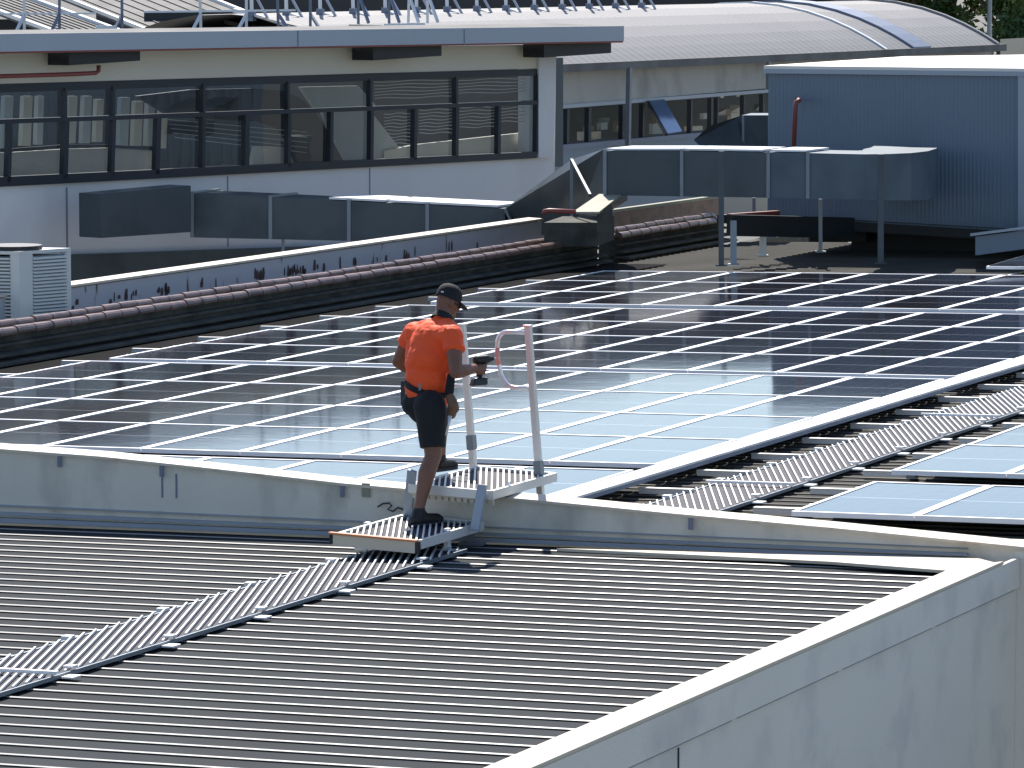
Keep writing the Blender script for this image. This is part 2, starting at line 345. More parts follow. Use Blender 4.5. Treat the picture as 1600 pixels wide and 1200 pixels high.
# ------------------------------------------------------------------ solar panels
ROT = Matrix((A, B, N)).transposed()
FW = .036; FT = .04; PWD = 1.0; PLN = 2.012
def make_panel():
    t = thing('solar_panel', '', 'solar panel', (0, 0, 0), None); X, Y, ZZ = Vector((1, 0, 0)), Vector((0, 1, 0)), Vector((0, 0, 1)); o = Vector((0, 0, 0))
    m = MB(); m.box(o, X*FW, Y*PLN, -ZZ*FT); m.box(X*(PWD-FW), X*FW, Y*PLN, -ZZ*FT)
    m.box(X*FW, X*(PWD-2*FW), Y*FW, -ZZ*FT); m.box(X*FW+Y*(PLN-FW), X*(PWD-2*FW), Y*FW, -ZZ*FT)
    for y in (.42, 1.55): m.box(Vector((-.008, y, -.001)), X*.012, Y*.05, ZZ*.004)
    m.build('frame', 'frame', t)
    g = MB().box((FW, FW, -.005), X*(PWD-2*FW), Y*(PLN-2*FW), -ZZ*.012); g.build('cell_glass', 'cells', t)
    return t
proto = make_panel(); first = True
def place_panel(a, b, h, label, group, tilt=0):
    global first
    if first: t = proto; first = False
    else:
        t = proto.copy(); S.collection.objects.link(t)
        for ch in proto.children: c = ch.copy(); S.collection.objects.link(c); c.parent = t
    rr = Matrix.Rotation(R(.27+random.uniform(-.03, .03)), 3, 'X') @ Matrix.Rotation(R(random.uniform(-.05, .05)), 3, 'Y')
    t.matrix_world = Matrix.Translation(P(a, b, h)) @ (ROT @ rr).to_4x4()
    t['label'] = label; t['group'] = group
def seen(a, b):
    for da, db in ((0, 0), (1, 0), (0, 2), (1, 2)):
        q = P(a+da, b+db)-C0; c, s = math.cos(PITCH), math.sin(PITCH); yy = q.y*c-q.z*s; x = 800+F*q.x/yy
        if -60 < x < 1660: return True
    return False
G2, G3, G4 = .4322, .6829, .5228
rows = [-G4-L]+[i*L for i in range(4)]+[4*L+G2+i*L for i in range(4)]+[8*L+G2+G3+i*L for i in range(3)]
for r, b in enumerate(rows):
    for i in range(10):
        a = -(i+1)*WP
        if not seen(a, b): continue
        if r == 0 and i > 6: continue
        place_panel(a+.005, b, 0, 'big array solar panel, %s row from the parapet, %s from the right edge' % (ORD[r], ORD[i]), 'solar panels of the big array')
for i in range(4):
    place_panel(-(i+1)*WP+.005, 11*L+G2+G3+.05, 0, 'far solar panel beyond the back row, %s from the right end' % ORD[i], 'solar panels of the big array')
rows2 = [-3.0+.42, -.05, -.05+L, -.05+2*L, -.05+3*L, -.05+4*L+.45, -.05+5*L+.45]
for r, b in enumerate(rows2):
    for i in range(5):
        a = (2.24 if r == 0 else 2.12)+i*WP
        if not seen(a, b): continue
        b2 = -2.82 if r == 0 else b+.05
        place_panel(a, b2, .0 if r == 0 else .01, 'right hand array solar panel, %s row from the parapet, %s from its left edge' % (ORD[r], ORD[i]), 'solar panels right of the walkway')
# bright cable tray along the right edge of the big array
t = thing('cable_tray', 'bright metal cable tray lid along the right edge of the big solar array', 'cable tray', P(0, 0, 0))
m = MB(); b = -2.75
m.hexa([P(.012, b, -.015), P(.25, b, -.015), P(.25, 21, -.015), P(.012, 21, -.015)], [P(.012, b, .004), P(.25, b, .004), P(.25, 21, .004), P(.012, 21, .004)]); m.build('lid', 'alu_bright', t)
m = MB().hexa([P(.235, b, -.05), P(.252, b, -.05), P(.252, 21, -.05), P(.235, 21, -.05)], [P(.235, b, -.0155), P(.252, b, -.0155), P(.252, 21, -.0155), P(.235, 21, -.0155)]); m.build('side', 'seam', t)  # dark blue-grey colour paints in the shade on this side
m = MB()
for i in range(11): m.box(P(.1, -2.2+i*L, .0055), A*.07, B*.3, N*.001)
m.build('sticker', 'fascia', t)
# mounting rails that stick out from under the arrays
mr = None
k = 0
for i in range(16):
    b = -2.35+i*1.36
    for side in (0, 1):
        if side == 1 and i > 6: continue
        a0, a1 = (.22, .82) if side == 0 else (1.62, 2.3)
        if side == 1: b += .35
        if not seen(a0, b): continue
        c = P(a0, b, UR+.03)
        if mr is None:
            t = mr = thing('mounting_rail', '', 'mounting rail', c); m = MB(); m.box(P(a0, b, UR+.03), A*.48, B*.045, N*.045); m.box(P(a0, b-.015, UR+.0755), A*.48, B*.07, N*.006); m.build('beam', 'alu', t)
            m = MB(); m.box(P(a0+.40, b-.03, UR+.021), A*.08, B*.10, N*.03); m.build('foot', 'galv_post', t)
        else:
            t = mr.copy(); S.collection.objects.link(t)
            for ch in mr.children: c2 = ch.copy(); S.collection.objects.link(c2); c2.parent = t
            t.location = c
        t['_o'] = tuple(c)
        t['label'] = 'short metal mounting rail %s of the far walkway, %s from the parapet' % (('left', 'right')[side], (ORD+['fifteenth', 'sixteenth'])[i]); t['group'] = 'mounting rails beside the far walkway'
# support stubs at the left edge of the array
t0 = None
for i in range(14):
    b = .2+i*1.68; c = P(-10.75, b, -.095)
    if t0 is None:
        t0 = tag(MB().box(c, A*.66, B*.05, N*.05).build('rail_end', 'alu', origin=c), cat='rail end'); q = t0
    else: q = t0.copy(); S.collection.objects.link(q); q.location = c
    q['label'] = 'rail end poking out of the big array left edge, %s from the near end' % ORD[i]; q['group'] = 'rail ends at the left array edge'

# ------------------------------------------------------------------ walkways
def walkway(name_label, a0, a1, b0, b1, h, joins, feet, xdir, spacing):
    t = thing('walkway', name_label, 'walkway', P(a0, b0, h))
    MB().hexa([P(a0, b0, h-.028), P(a1, b0, h-.028), P(a1, b1, h-.028), P(a0, b1, h-.028)], [P(a0, b0, h-.012), P(a1, b0, h-.012), P(a1, b1, h-.012), P(a0, b1, h-.012)]).build('deck', 'deck', t)
    # oblique grip bars, clipped at the deck edges
    m = MB(); s = xdir; dl = (a1-a0+.03)/s[0]*s[1]; lo, hi = sorted((0, dl)); b = b0-hi
    hb = .0045
    while b < b1-lo:
        pa, pb = a0-.015, b; qa, qb = a1+.0, b+dl
        # clip in b
        def clip(a, bb, a_, bb_, lim, keep_hi):
            return a, bb
        t0_, t1_ = 0.0, 1.0; d = qb-pb
        for lim, sg in ((b0, 1), (b1, -1)):
            f0, f1 = (pb-lim)*sg, (qb-lim)*sg
            if f0 < 0 and f1 < 0: t0_, t1_ = 1, 0
            elif f0 < 0: t0_ = max(t0_, f0/(f0-f1))
            elif f1 < 0: t1_ = min(t1_, f0/(f0-f1))
        if t1_ > t0_+.01:
            p = P(pa+(qa-pa)*t0_, pb+d*t0_, h+.003); q = P(pa+(qa-pa)*t1_, pb+d*t1_, h+.003)
            m.bar(p, q, .012, .018, N)
        b += spacing
    m.build('grip_bars', 'bar', t)
    m = MB(); m.bar(P(a1+.012, b0, h-.014), P(a1+.012, b1, h-.014), .014, .028, N); m.bar(P(a0-.03, b0, h-.02), P(a0-.03, b1, h-.02), .018, .02, N); m.build('side_rail', 'galv_post', t)
    tpl = None; b = b0+.35
    while b < b1:
        c = P(a1, b, h); loc = c-Vector(t['_o'])
        if tpl is None:
            tpl = []
            for mb, nm in ((MB().box(P(a1+.022, b, h-.028), A*.09, B*.11, N*.012), 'bracket'), (MB().box(P(a1-.05, b+.16, h+.016), A*.07, B*.07, N*.012), 'clip'), (MB().box(P(a0-.07, b, h-.02), A*.07, B*.07, N*.035), 'clip')):
                o = mb.build(nm, 'bar', t, origin=c); o.location = loc; tpl.append(o)
        else:
            for q in tpl: o = q.copy(); S.collection.objects.link(o); o.location = loc
        b += feet
    for b in joins: MB().bar(P(a0-.06, b, h+.022), P(a1+.04, b, h+.022), .035, .02, N).build('joint_strip', 'bar', t)
# near walkway, bars run diagonally across it
walkway('near grip walkway with slanting pale bars leading up to the step platform', -.61, .06, -13.6, -4.2, RH+.05, (-10.62,), 1.35, (-.36, .93), .165)
walkway('narrow grip walkway with steep pale bars between the two solar arrays', .68, 1.38, -3.05, 14.5, -.10, (-.45, 5.4), 1.25, (-.40, .917), .15)

# ------------------------------------------------------------------ step-over platform
st = thing('step_over_platform', 'aluminium step platform with two decks and looped handrails straddling the parapet', 'step platform', P(-.3, -4, RH))
def pl(a, b, h0): return P(a, b, h0-.05*(a+.37))
def deck(a0, a1, b0, b1, h, nm):
    m = MB().hexa([pl(a0, b0, h-.05), pl(a1, b0, h-.05), pl(a1, b1, h-.05), pl(a0, b1, h-.05)], [pl(a0, b0, h-.014), pl(a1, b0, h-.014), pl(a1, b1, h-.014), pl(a0, b1, h-.014)])
    o = m.build(nm, 'deck', st); m = MB(); b = b0-.2; dl = -(a1-a0)/.40*.917
    b = b0
    while b < b1-dl:
        pa, pb, qa, qb = a1, b+dl, a0, b
        pa, pb, qa, qb = a0, b, a1, b+dl
        t0_, t1_ = 0., 1.
        for lim, sg in ((b0, 1), (b1, -1)):
            f0, f1 = (pb-lim)*sg, (qb-lim)*sg
            if f0 < 0 and f1 < 0: t0_, t1_ = 1, 0
            elif f0 < 0: t0_ = max(t0_, f0/(f0-f1))
            elif f1 < 0: t1_ = min(t1_, f0/(f0-f1))
        if t1_ > t0_+.01:
            g = lambda u: pl(pa+(qa-pa)*u, pb+(qb-pb)*u, h)
            m.bar(g(t0_), g(t1_), .014, .02, N)
        b += .115
    sub(m.build('grip_bars', 'bar', st), o); m = MB()
    for p, q in (((a0, b0), (a1, b0)), ((a1, b0), (a1, b1)), ((a1, b1), (a0, b1)), ((a0, b1), (a0, b0))):
        m.bar(pl(p[0], p[1], h-.02), pl(q[0], q[1], h-.02), .03, .07, N)
    sub(m.build('rim', 'alu', st), o); return o
LP0, LP1, LA0, LA1, LH = -4.86, -3.68, -.70, -.02, -.05
deck(LA0, LA1, LP0, LP1, LH, 'lower_deck')
UP0, UP1, UA0, UA1, UH = -3.86, -2.58, -.56, .14, .225
deck(UA0, UA1, UP0, UP1, UH, 'upper_deck')
m = MB(); m.bar(pl(LA0-.03, LP0-.03, LH-.04), pl(LA1-.02, LP0-.03, LH-.04), .03, .09, N); m.build('kick_plate', 'cream_cap', st)
m = MB(); m.bar(pl(LA0-.06, LP0-.04, LH+.012), pl(LA1, LP0-.04, LH+.012), .05, .014, N); m.build('orange_strip', 'orange_strip', st)
m = MB(); m.box(pl(LA1-.02, LP0-.045, LH-.085), A*.03, B*.035, N*.09); m.box(pl(LA0-.06, LP0-.045, LH-.07), A*.03, B*.03, N*.07); m.build('end_cap', 'black', st)
for a, b in ((LA0-.04, -4.27), (LA1-.06, -4.22), (LA0+.05, LP1-.1), (LA1-.06, LP1-.1)):
    m = MB(); p = pl(a, b, LH); q = P(a, b, RH+.03); m.bar(q, p+N*.02, .06, .035, AH); m.box(P(a-.09, b-.05, RH+.022), A*.2, B*.1, N*.02); m.build('leg', 'bar' if b < -4 else 'galv_post', st)
for nm, (x0, y0, bb0), (x1, y1, bb1) in (('a', (637, 806, LP1-.05), (644, 735, UP0-.02)), ('b', (742, 829, LP1-.3), (754, 757, UP0-.04))):
    p = onB(x0, y0, bb0); q = onB(x1, y1, bb1); MB().bar(p, q, .075, .035, B).build('stile', 'fascia', st, bevel=.006)  # blue-grey colour paints in the sky mirrored on the shaded metal
m = MB()   # comb of bar ends under the front of the upper deck
for i in range(13): m.bar(pl(UA0+.03+i*.055, UP0+.03, UH-.055), pl(UA0+.03+i*.055, UP0+.03, UH-.10), .028, .03, AH)
m.bar(pl(UA0, UP0+.03, UH-.052), pl(UA1, UP0+.03, UH-.052), .05, .03, N); m.build('bar_comb', 'cream_cap', st)
bR, bL = UP1-.12, UP1+.12
rt, rbm = onB(825, 510, bR), onB(845, 774, bR); lt, lb = onB(722, 508, bL), onB(740, 733, bL)
for top, bot in ((rt, rbm), (lt, lb)):
    pst = MB().bar(bot, top, .055, .055, AH).build('post', 'alu', st, bevel=.008)
    d = (bot-top).normalized(); u = -AH
    c1 = top+d*.05; c2 = top+d*.50; rr = .1
    pts = [c1, c1+u*.18]
    for k in range(1, 6): an = math.pi/2*k/5; pts.append(c1+u*(.18+rr*math.sin(an))+d*(rr-rr*math.cos(an)))
    pts.append(c1+u*.29+d*.2); pts.append(c1+u*.27+d*.34)
    for k in range(1, 6): an = math.pi/2*k/5; pts.append(c2+u*(.16+rr*math.cos(an))-d*(rr-rr*math.sin(an)))
    pts.append(c2)
    hp = MB().tube(pts, .0185, 12).build('hand_loop', 'alu_bright', st, smooth=True)
    if top is rt: sub(MB().tube([c1+u*.2825+d*.13, c1+u*.291+d*.2, c1+u*.281+d*.27], .0198, 12).build('red_tape', 'red_tape', st, smooth=True), hp)
    sub(MB().box(top-AH*.034-B*.034, AH*.068, B*.068, Z*.012).build('post_cap', 'alu_bright', st), pst)
    sub(MB().bar(bot-d*.28, bot-d*.16, .075, .06, AH).build('clamp', 'galv_post', st), pst)

# ------------------------------------------------------------------ tiled wall and stained wall left of the array
def aw(a, b, z): q = O+AH*a+B*b; return Vector((q.x, q.y, z))
ZT = CZ-4.30
def tile_wall(label, b0, b1, zt):
    t = thing('tile_capped_wall', label, 'wall', aw(-11.6, b0, ZT-.4))
    MB().hexa([aw(-11.72, b0, zt-2), aw(-11.72, b1, zt-2), aw(-11.95, b1, zt-2), aw(-11.95, b0, zt-2)], [aw(-11.68, b0, zt-.06), aw(-11.68, b1, zt-.06), aw(-11.95, b1, zt+.02), aw(-11.95, b0, zt+.02)]).build('wall', 'mossy', t)
    m = MB()
    for h, a in ((.16, -11.60), (.27, -11.52), (.36, -11.42)):
        m.hexa([aw(-11.75, b0, zt-h-.05), aw(-11.75, b1, zt-h-.05), aw(a, b1, zt-h-.05), aw(a, b0, zt-h-.05)][::-1], [aw(-11.75, b0, zt-h), aw(-11.75, b1, zt-h), aw(a, b1, zt-h-.02), aw(a, b0, zt-h-.02)][::-1])
    m.build('ledge', 'mossy', t)
    m = MB(); b = b0; rnd = random.Random(3)
    for rowi, (ax, dz, r) in enumerate(((-11.62, -.055, .062), (-11.86, .0, .052))):
        b = b0
        while b < b1:
            ln = min(.42, b1-b); jz = rnd.uniform(-.006, .006); pts = []; n = 9
            for bb, rr in ((b, r+.006), (b+ln*.9, r), (b+ln, r-.002)):
                pts.append([aw(ax+rr*math.cos(math.pi*(k/(n-1)*1.15-.15+.03)), bb, zt+dz+jz+rr*math.sin(math.pi*(k/(n-1)*1.15-.15+.03))) for k in range(n)])
            k0 = len(m.v)
            for ring in pts: m.v += ring
            for i in range(2):
                for j in range(n-1): m.f.append((k0+i*n+j, k0+i*n+j+1, k0+(i+1)*n+j+1, k0+(i+1)*n+j))
            m.f.append(tuple(range(k0, k0+n))); b += .42
    m.build('ridge_tiles', 'terracotta', t, smooth=False)
    return t
zt = onA(0, 512, -11.7).z
b_end = (onA(932, 372, -11.7)-O).dot(B)
tile_wall('long dark wall capped with two rows of old red brown ridge tiles', 4, b_end, zt)
b2a, b2b = (onA(972, 365, -11.7)-O).dot(B), (onA(1128, 343, -11.7)-O).dot(B)
tile_wall('short far stretch of wall with pinkish ridge tiles below the brown wall', b_end+.7, b2b, onA(1000, 357, -11.7).z)
MB2 = MB().box(aw(-11.75, b_end, ZT-2), AH*.2, B*(b2b-b_end+6), Z*1.55)
tag(MB2.build('low_dark_wall', 'mossy'), 'dark low wall base running under the far ridge tiles', 'wall')
t = thing('stained_wall', 'pale blue grey parapet wall with rows of dark rust stains', 'wall', aw(-13.2, 8, ZT))
zs = onA(0, 459, -13.2).z; sb0, sb1 = 5, (onA(848, 345, -13.2)-O).dot(B)
MB().hexa([aw(-13.22, sb0, zs-3), aw(-13.22, sb1, zs-3), aw(-13.5, sb1, zs-3), aw(-13.5, sb0, zs-3)], [aw(-13.22, sb0, zs-.06), aw(-13.22, sb1, zs-.06), aw(-13.5, sb1, zs-.06), aw(-13.5, sb0, zs-.06)]).build('wall', 'stained', t)
MB().hexa([aw(-13.19, sb0, zs-.045), aw(-13.19, sb1, zs-.045), aw(-13.52, sb1, zs-.045), aw(-13.52, sb0, zs-.045)], [aw(-13.19, sb0, zs-.015), aw(-13.19, sb1, zs-.015), aw(-13.45, sb1, zs-.005), aw(-13.45, sb0, zs-.005)]).build('cap', 'cap_worn', t)
m = MB(); rnd = random.Random(5)
for cl in ((88, 4), (112, 5), (182, 3), (205, 5), (255, 5), (262, 4), (320, 2), (405, 6), (412, 4), (452, 7), (462, 6), (470, 6), (500, 3), (530, 3), (560, 3), (597, 2), (640, 3), (700, 2)):
    for i in range(cl[1]):
        x = cl[0]+rnd.uniform(-9, 9); yb = 505-.148*x-rnd.uniform(4, 12); hh = rnd.uniform(7, 21)
        p = onA(x, yb, -13.215); q = onA(x, yb-hh*.8, -13.215); wd = rnd.uniform(.012, .045)
        pts = [p-B*wd, p+B*wd*.6, p*.5+q*.5+B*wd*rnd.uniform(.5, 1.2), q+B*wd*.5, q-B*wd*.4, p*.4+q*.6-B*wd*rnd.uniform(.6, 1.3)]
        m.prism(pts, AH*.003)
m.build('rust_stains', mat('rust stain', (.07, .045, .042), .9, 0, .3), t)
# dark brown wall and hood at its right end
t = thing('brown_wall', 'dark brown wall with pale top edge under the big duct', 'wall', onY(1040, 340, 74))
p0, p1 = onY(958, 332, 73), onY(1128, 309, 76)
MB().prism([p0, p1, p1-Z*.55, p0-Z*.4], Vector((.03, .3, 0))).build('wall', 'terracotta', t)
MB().prism([p0-Vector((0, .05, 0)), p1-Vector((0, .05, 0)), p1+Vector((0, -.05, .05)), p0+Vector((0, -.05, .05))], Vector((.03, .36, 0))).build('cap', 'hood', t)
t = thing('vent_hood', 'small lichened slanting hood on a stub at the wall corner', 'vent hood', onY(915, 330, 63))
h0, h1, h2, h3 = onY(895, 331, 62.2), onY(936, 331, 62.0), onY(970, 304, 63.4), onY(936, 303, 63.8)
MB().hexa([h0-Z*.03, h1-Z*.03, h2-Z*.03, h3-Z*.03], [h0, h1, h2, h3]).build('hood', 'hood', t)
MB().hexa([onY(933, 362, 62.3), onY(960, 362, 62.3), onY(960, 362, 63), onY(933, 362, 63)], [onY(933, 333, 62.3), onY(956, 318, 62.3), onY(956, 318, 63), onY(933, 333, 63)]).build('stub', 'mossy', t)
tag(MB().tube([onY(849, 335, 62), onY(851, 330, 62), onY(858, 329, 62), onY(900, 331, 62)], .035, 8).build('pipe', 'red_pipe', smooth=True), 'short dark red pipe beside the small lichened hood', 'pipe')
tag(MB().box(onY(850, 385, 64.5), Vector((.8, 0, 0)), Vector((.3, 1.6, 0)), Z*.36).build('dark_block', 'mossy'), 'dark block at the end of the stained wall', 'wall end')
# cream wall seen under the big duct
tag(MB().box(onY(1128, 345, 74), Vector((.8, -.15, 0)), Vector((0, .3, 0)), Z*1.2).build('cream_wall', 'cream_wall'), 'small cream wall seen between the duct posts', 'wall')

# ------------------------------------------------------------------ air conditioner
t = thing('air_conditioner', 'white rooftop air conditioner with louvred sides and two fan grilles', 'air conditioner', onY(40, 470, 54))
c = onY(31, 470, 52.5); ux = D1*1.0; uy = -N1; e = onY(31, 398, 52.5).z; hz = e-c.z+.6; c = c-Z*.6
WX = 1.55; 
r_ = ray(111, 430); # right edge along D1
u = D1.copy(); tt = ((0-c.x)+ (r_.x/r_.y)*c.y); WX = tt/(u.x-(r_.x/r_.y)*u.y)
v = Vector((-.97, .24, 0)).normalized()*1.5
MB().box(c+u*.03+v.normalized()*.03, u*(WX-.06), v, Z*(hz-.03)).build('body', 'galv_post', t)
MB().hexa([c+Z*hz, c+u*WX+Z*hz, c+u*WX+v+Z*hz, c+v+Z*hz], [q+Z*.04 for q in (c+Z*hz, c+u*WX+Z*hz, c+u*WX+v+Z*hz, c+v+Z*hz)]).build('top', 'ac_white', t)
for q, w1, w2 in ((c, .22, .12), (c+u*(WX-.07), .07, .07)): MB().box(q, u*w1, v.normalized()*w2, Z*(hz-.002)).build('corner_post', 'ac_white', t)
m = MB(); n = 26
for i in range(n):
    z = .02+i*(hz-.04)/n; m.box(c+u*.22-N1*-.0+Z*z, u*(WX-.29), N1*.02+Z*-.01, Z*.02)
m.build('louvres', 'ac_white', t)
m = MB(); vn = v.normalized(); nv = Vector((-.24, -.97, 0))
for i in range(n):
    z = .02+i*(hz-.04)/n; m.box(c+vn*.12+Z*z, vn*1.3, nv*.02, Z*.02)
m.build('louvres', 'ac_white', t)
for k in (.28, .72):
    cc = c+u*WX*.5+v*k+Z*(hz+.042); pts = [cc+u*.36*math.cos(2*math.pi*i/24)+N1*.36*math.sin(2*math.pi*i/24) for i in range(24)]
    MB().prism(pts, Z*.05).build('fan_grille', 'black', t)

# ------------------------------------------------------------------ ducts
ds = thing('air_duct', 'long dark duct with lit top ending in a riser, low against the left building', 'duct', onY(450, 340, 70))
def slab(pts, d, name, mm, par): return MB().prism(pts, d).build(name, mm, par)
dw = -N1*.5
q0, q1 = onF(157, 303, 1.5), onF(298, 290, 1.5); q2, q3 = onF(298, 371, 1.5), onF(157, 372, 1.5)
zb = q3.z
MB().hexa([Vector((q.x, q.y, zb)) for q in (q0, q1)]+[Vector((q.x, q.y, zb))+dw for q in (q1, q0)], [q0, q1, q1+dw, q0+dw]).build('duct_section', 'galv', ds)
e0, e1 = onY(300, 302, 70.2), onY(790, 326, 70.2); f0, f1 = onY(300, 371, 70.2), onY(790, 382, 70.2); dv = Vector((.4, .92, 0))*.95
segs = 4
for i in range(segs):
    a_, b_ = i/segs, (i+1)/segs-.002
    t0_, t1_ = e0.lerp(e1, a_), e0.lerp(e1, b_); s0, s1 = f0.lerp(f1, a_), f0.lerp(f1, b_)
    MB().hexa([s0, s1, s1+dv, s0+dv], [t0_, t1_, t1_+dv, t0_+dv]).build('duct_section', 'galv', ds)
    m = MB(); m.box(t0_-Vector((.03, .03, 0)), Vector((.06, 0, 0)), dv+Vector((0, .06, 0)), Z*.03); m.box(s0-Vector((.03, .03, 0)), Vector((.06, 0, 0)), Vector((0, .03, 0)), t0_-s0); m.build('flange', 'galv_post', ds)
    if i: 
        pq = s0.lerp(s1, .5) if i > 1 else s0.lerp(s1, .15)
        MB().bar(pq-Vector((0, -.3, .45)), pq-Vector((0, -.3, -.2)), .05).build('post', 'galv_post', ds)
for i in (1.75, 2.5, 3.2):  # white plates put the sunlit glint of the duct top into colour
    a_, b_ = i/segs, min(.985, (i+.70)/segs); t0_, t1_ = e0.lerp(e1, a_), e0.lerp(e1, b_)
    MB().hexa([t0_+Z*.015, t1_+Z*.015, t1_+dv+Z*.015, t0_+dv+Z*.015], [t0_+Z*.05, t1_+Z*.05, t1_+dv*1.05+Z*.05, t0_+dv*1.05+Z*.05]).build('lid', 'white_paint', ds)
r0 = [onY(789, 326, 70.2), onY(893, 249, 67.5), onY(943, 233, 65.0), onY(947, 318, 65.0), onY(900, 348, 67.2), onY(805, 384, 70.2)]
MB().prism(r0, Vector((.35, .9, 0))).build('riser', 'galv', ds)
MB().bar(onY(893, 247, 66.4), onY(893, 345, 66.4), .045).build('flange', 'galv_post', ds)
MB().bar(onY(893, 250, 66.3), onY(922, 305, 64.6), .04).build('flange', 'galv', ds)
MB().bar(onY(789, 326, 70.0), onY(802, 350, 69.9), .04).build('flange', 'galv_post', ds)

db = thing('air_duct', 'big blue grey duct on posts running into the plant room with a rounded end', 'duct', onY(1200, 270, 64))
dv = Vector((.41, .91, 0)); W_ = .95
cl = [onY(945, 236, 63.6), onY(1065, 236, 63.2), onY(1200, 238, 62.9), onY(1262, 239, 62.7), onY(1300, 240, 62.6), onY(1350, 241, 62.6), onY(1390, 240.5, 62.8), onY(1424, 239, 63.2), onY(1450, 236, 63.8), onY(1463, 232, 64.6), onY(1466, 230, 65.6)]
bt = [onY(945, 305, 63.6), onY(1065, 307, 63.2), onY(1200, 309, 62.9), onY(1262, 310, 62.7), onY(1300, 311, 62.6), onY(1350, 312, 62.6), onY(1390, 313, 62.8), onY(1424, 313, 63.2), onY(1450, 312, 63.8), onY(1463, 309, 64.6), onY(1466, 308, 65.6)]
bk = [(.38, .98)]*3+[(.3, 1.0), (.2, 1.1), (.0, 1.2), (-.3, 1.2), (-.6, 1.3), (-.75, 1.2), (-.85, 1.0), (-.95, .5)]
for lo_, hi_ in ((0, 1), (1, 2), (2, 3), (3, 10)):
    m = MB()
    for i in range(lo_, hi_):
        g = .012 if (i+1 == hi_ and hi_ < 10) else 0
        a_, b_ = cl[i], cl[i+1].lerp(cl[i], g); c_, d_ = bt[i], bt[i+1].lerp(bt[i], g)
        m.hexa([c_, d_, d_+Vector(bk[i+1]+(0,)), c_+Vector(bk[i]+(0,))], [a_, b_, b_+Vector(bk[i+1]+(0,)), a_+Vector(bk[i]+(0,))])
    m.build('duct_section' if hi_ < 10 else 'elbow', 'elbow' if lo_ >= 2 else 'galv', db)
for (i, f0_, f1_) in ((0, .02, 1), (1, .02, .93), (2, .05, .95)):  # lid plates, their white painting in the sunlit top of the duct
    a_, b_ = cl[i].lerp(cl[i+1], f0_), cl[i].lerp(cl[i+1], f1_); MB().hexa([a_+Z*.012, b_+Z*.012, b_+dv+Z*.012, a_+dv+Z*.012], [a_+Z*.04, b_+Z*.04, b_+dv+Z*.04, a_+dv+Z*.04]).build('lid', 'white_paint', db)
for i in (0, 1, 2, 3):
    m = MB(); a_, c_ = cl[i], bt[i]; m.box(c_-Vector((.025, .03, 0)), Vector((.05, 0, 0)), Vector((0, .03, 0)), a_-c_+Z*.03); m.build('flange', 'galv_post', db)
def post(x, y0, y1, d, wd, lab, mm='galv_post', foot=False):
    p = onY(x, y1, d); t = thing('duct_post', lab, 'post', p, 'posts around the big duct')
    MB().bar(p, onY(x, y0, d), wd).build('shaft', mm, t)
    MB().box(p-Vector((.08, .08, 0)), Vector((.16, 0, 0)), Vector((0, .16, 0)), Z*.02).build('base_plate', mm, t)
    return t
post(1127, 236, 416, 62.2, .075, 'tall dark post in front of the big duct near its left part', 'galv')
post(1376, 241, 412, 62.2, .085, 'tall dark post in front of the rounded end of the big duct', 'galv')
post(1282, 311, 394, 64.5, .055, 'thin pale post below the middle of the big duct')
post(1178, 309, 340, 66, .05, 'short post below the duct in front of the cream wall', 'seam')
post(1146, 345, 414, 63.5, .09, 'stubby pale post under the dark frame beside the tall post', 'fascia')
post(1192, 368, 400, 65, .1, 'short round topped stub standing on the sunlit roof patch', 'ac_white')
# small far duct
t = thing('air_duct', 'short sloping duct with lit top behind the big duct beside the plant room', 'duct', onY(1130, 200, 72))
pq = [onY(1084, 219, 71.5), onY(1108, 197, 71.5), onY(1160, 180, 72), onY(1200, 180, 72), onY(1200, 245, 72), onY(1112, 245, 71.5)]
MB().prism(pq, Vector((.2, 1.0, 0))).build('duct_section', 'galv', t)
MB().bar(onY(1161, 180, 71.9), onY(1161, 232, 71.9), .04).build('flange', 'galv_post', t)

# ------------------------------------------------------------------ plant room
pr = thing('plant_room', 'blue grey ribbed plant room with pale flat roof raised above the solar roof', 'plant room', onY(1400, 350, 67))
YB = 67.2; c0 = onY(1201, 108, YB); pb0 = (c0-O).dot(B)
def pB(x, y, off=0): return onB(x, y, pb0-off)
tl = pB(1201, 108); trr = pB(1592, 110); 
au, av = (tl-O).dot(AH), (trr-O).dot(AH)
bl_, br_ = pB(1199, 337), pB(1592, 366)
m = MB(); n = 64                                       # corrugated cladding as real ribs
def clad(pa_t, pb_t, pa_b, pb_b, nrm, n, m):
    top = []; bot = []
    for i in range(n):
        for f, d in ((0, 0), (.55, 0), (.65, .007), (.9, .007)):
            k = (i+f)/n; top.append(pa_t.lerp(pb_t, k)+nrm*d); bot.append(pa_b.lerp(pb_b, k)+nrm*d)
    top.append(pb_t); bot.append(pb_b); k0 = len(m.v); m.v += top+bot; q = len(top)
    for i in range(q-1): m.f.append((k0+i, k0+i+1, k0+q+i+1, k0+q+i))
clad(tl, trr, bl_, br_, -B, n, m)
back = B*7
clad(tl+back, tl, Vector((bl_.x, bl_.y, bl_.z))+back, bl_, -AH, 30, m)
e_t = trr+AH*2.6; e_b = br_+AH*2.6
clad(trr+AH*.1, e_t, br_+AH*.1, e_b, -B, 20, m)
m.build('cladding', 'plant', pr)
MB().box(br_-B*.05-Z*.02, AH*.1, B*.2, trr-br_+Z*.02).build('corner_trim', 'fascia', pr)
z0 = tl.z; ov = .06
rf = [tl-AH*ov-B*ov, trr+AH*2.7-B*ov, trr+AH*2.7+B*7, tl-AH*ov+B*7]
rf = [Vector((q.x, q.y, z0+.005)) for q in rf]
MB().hexa(rf, [rf[0]+Z*.05, rf[1]+Z*.05, rf[2]+Z*.2, rf[3]+Z*.05]).build('roof', 'plant_roof', pr)
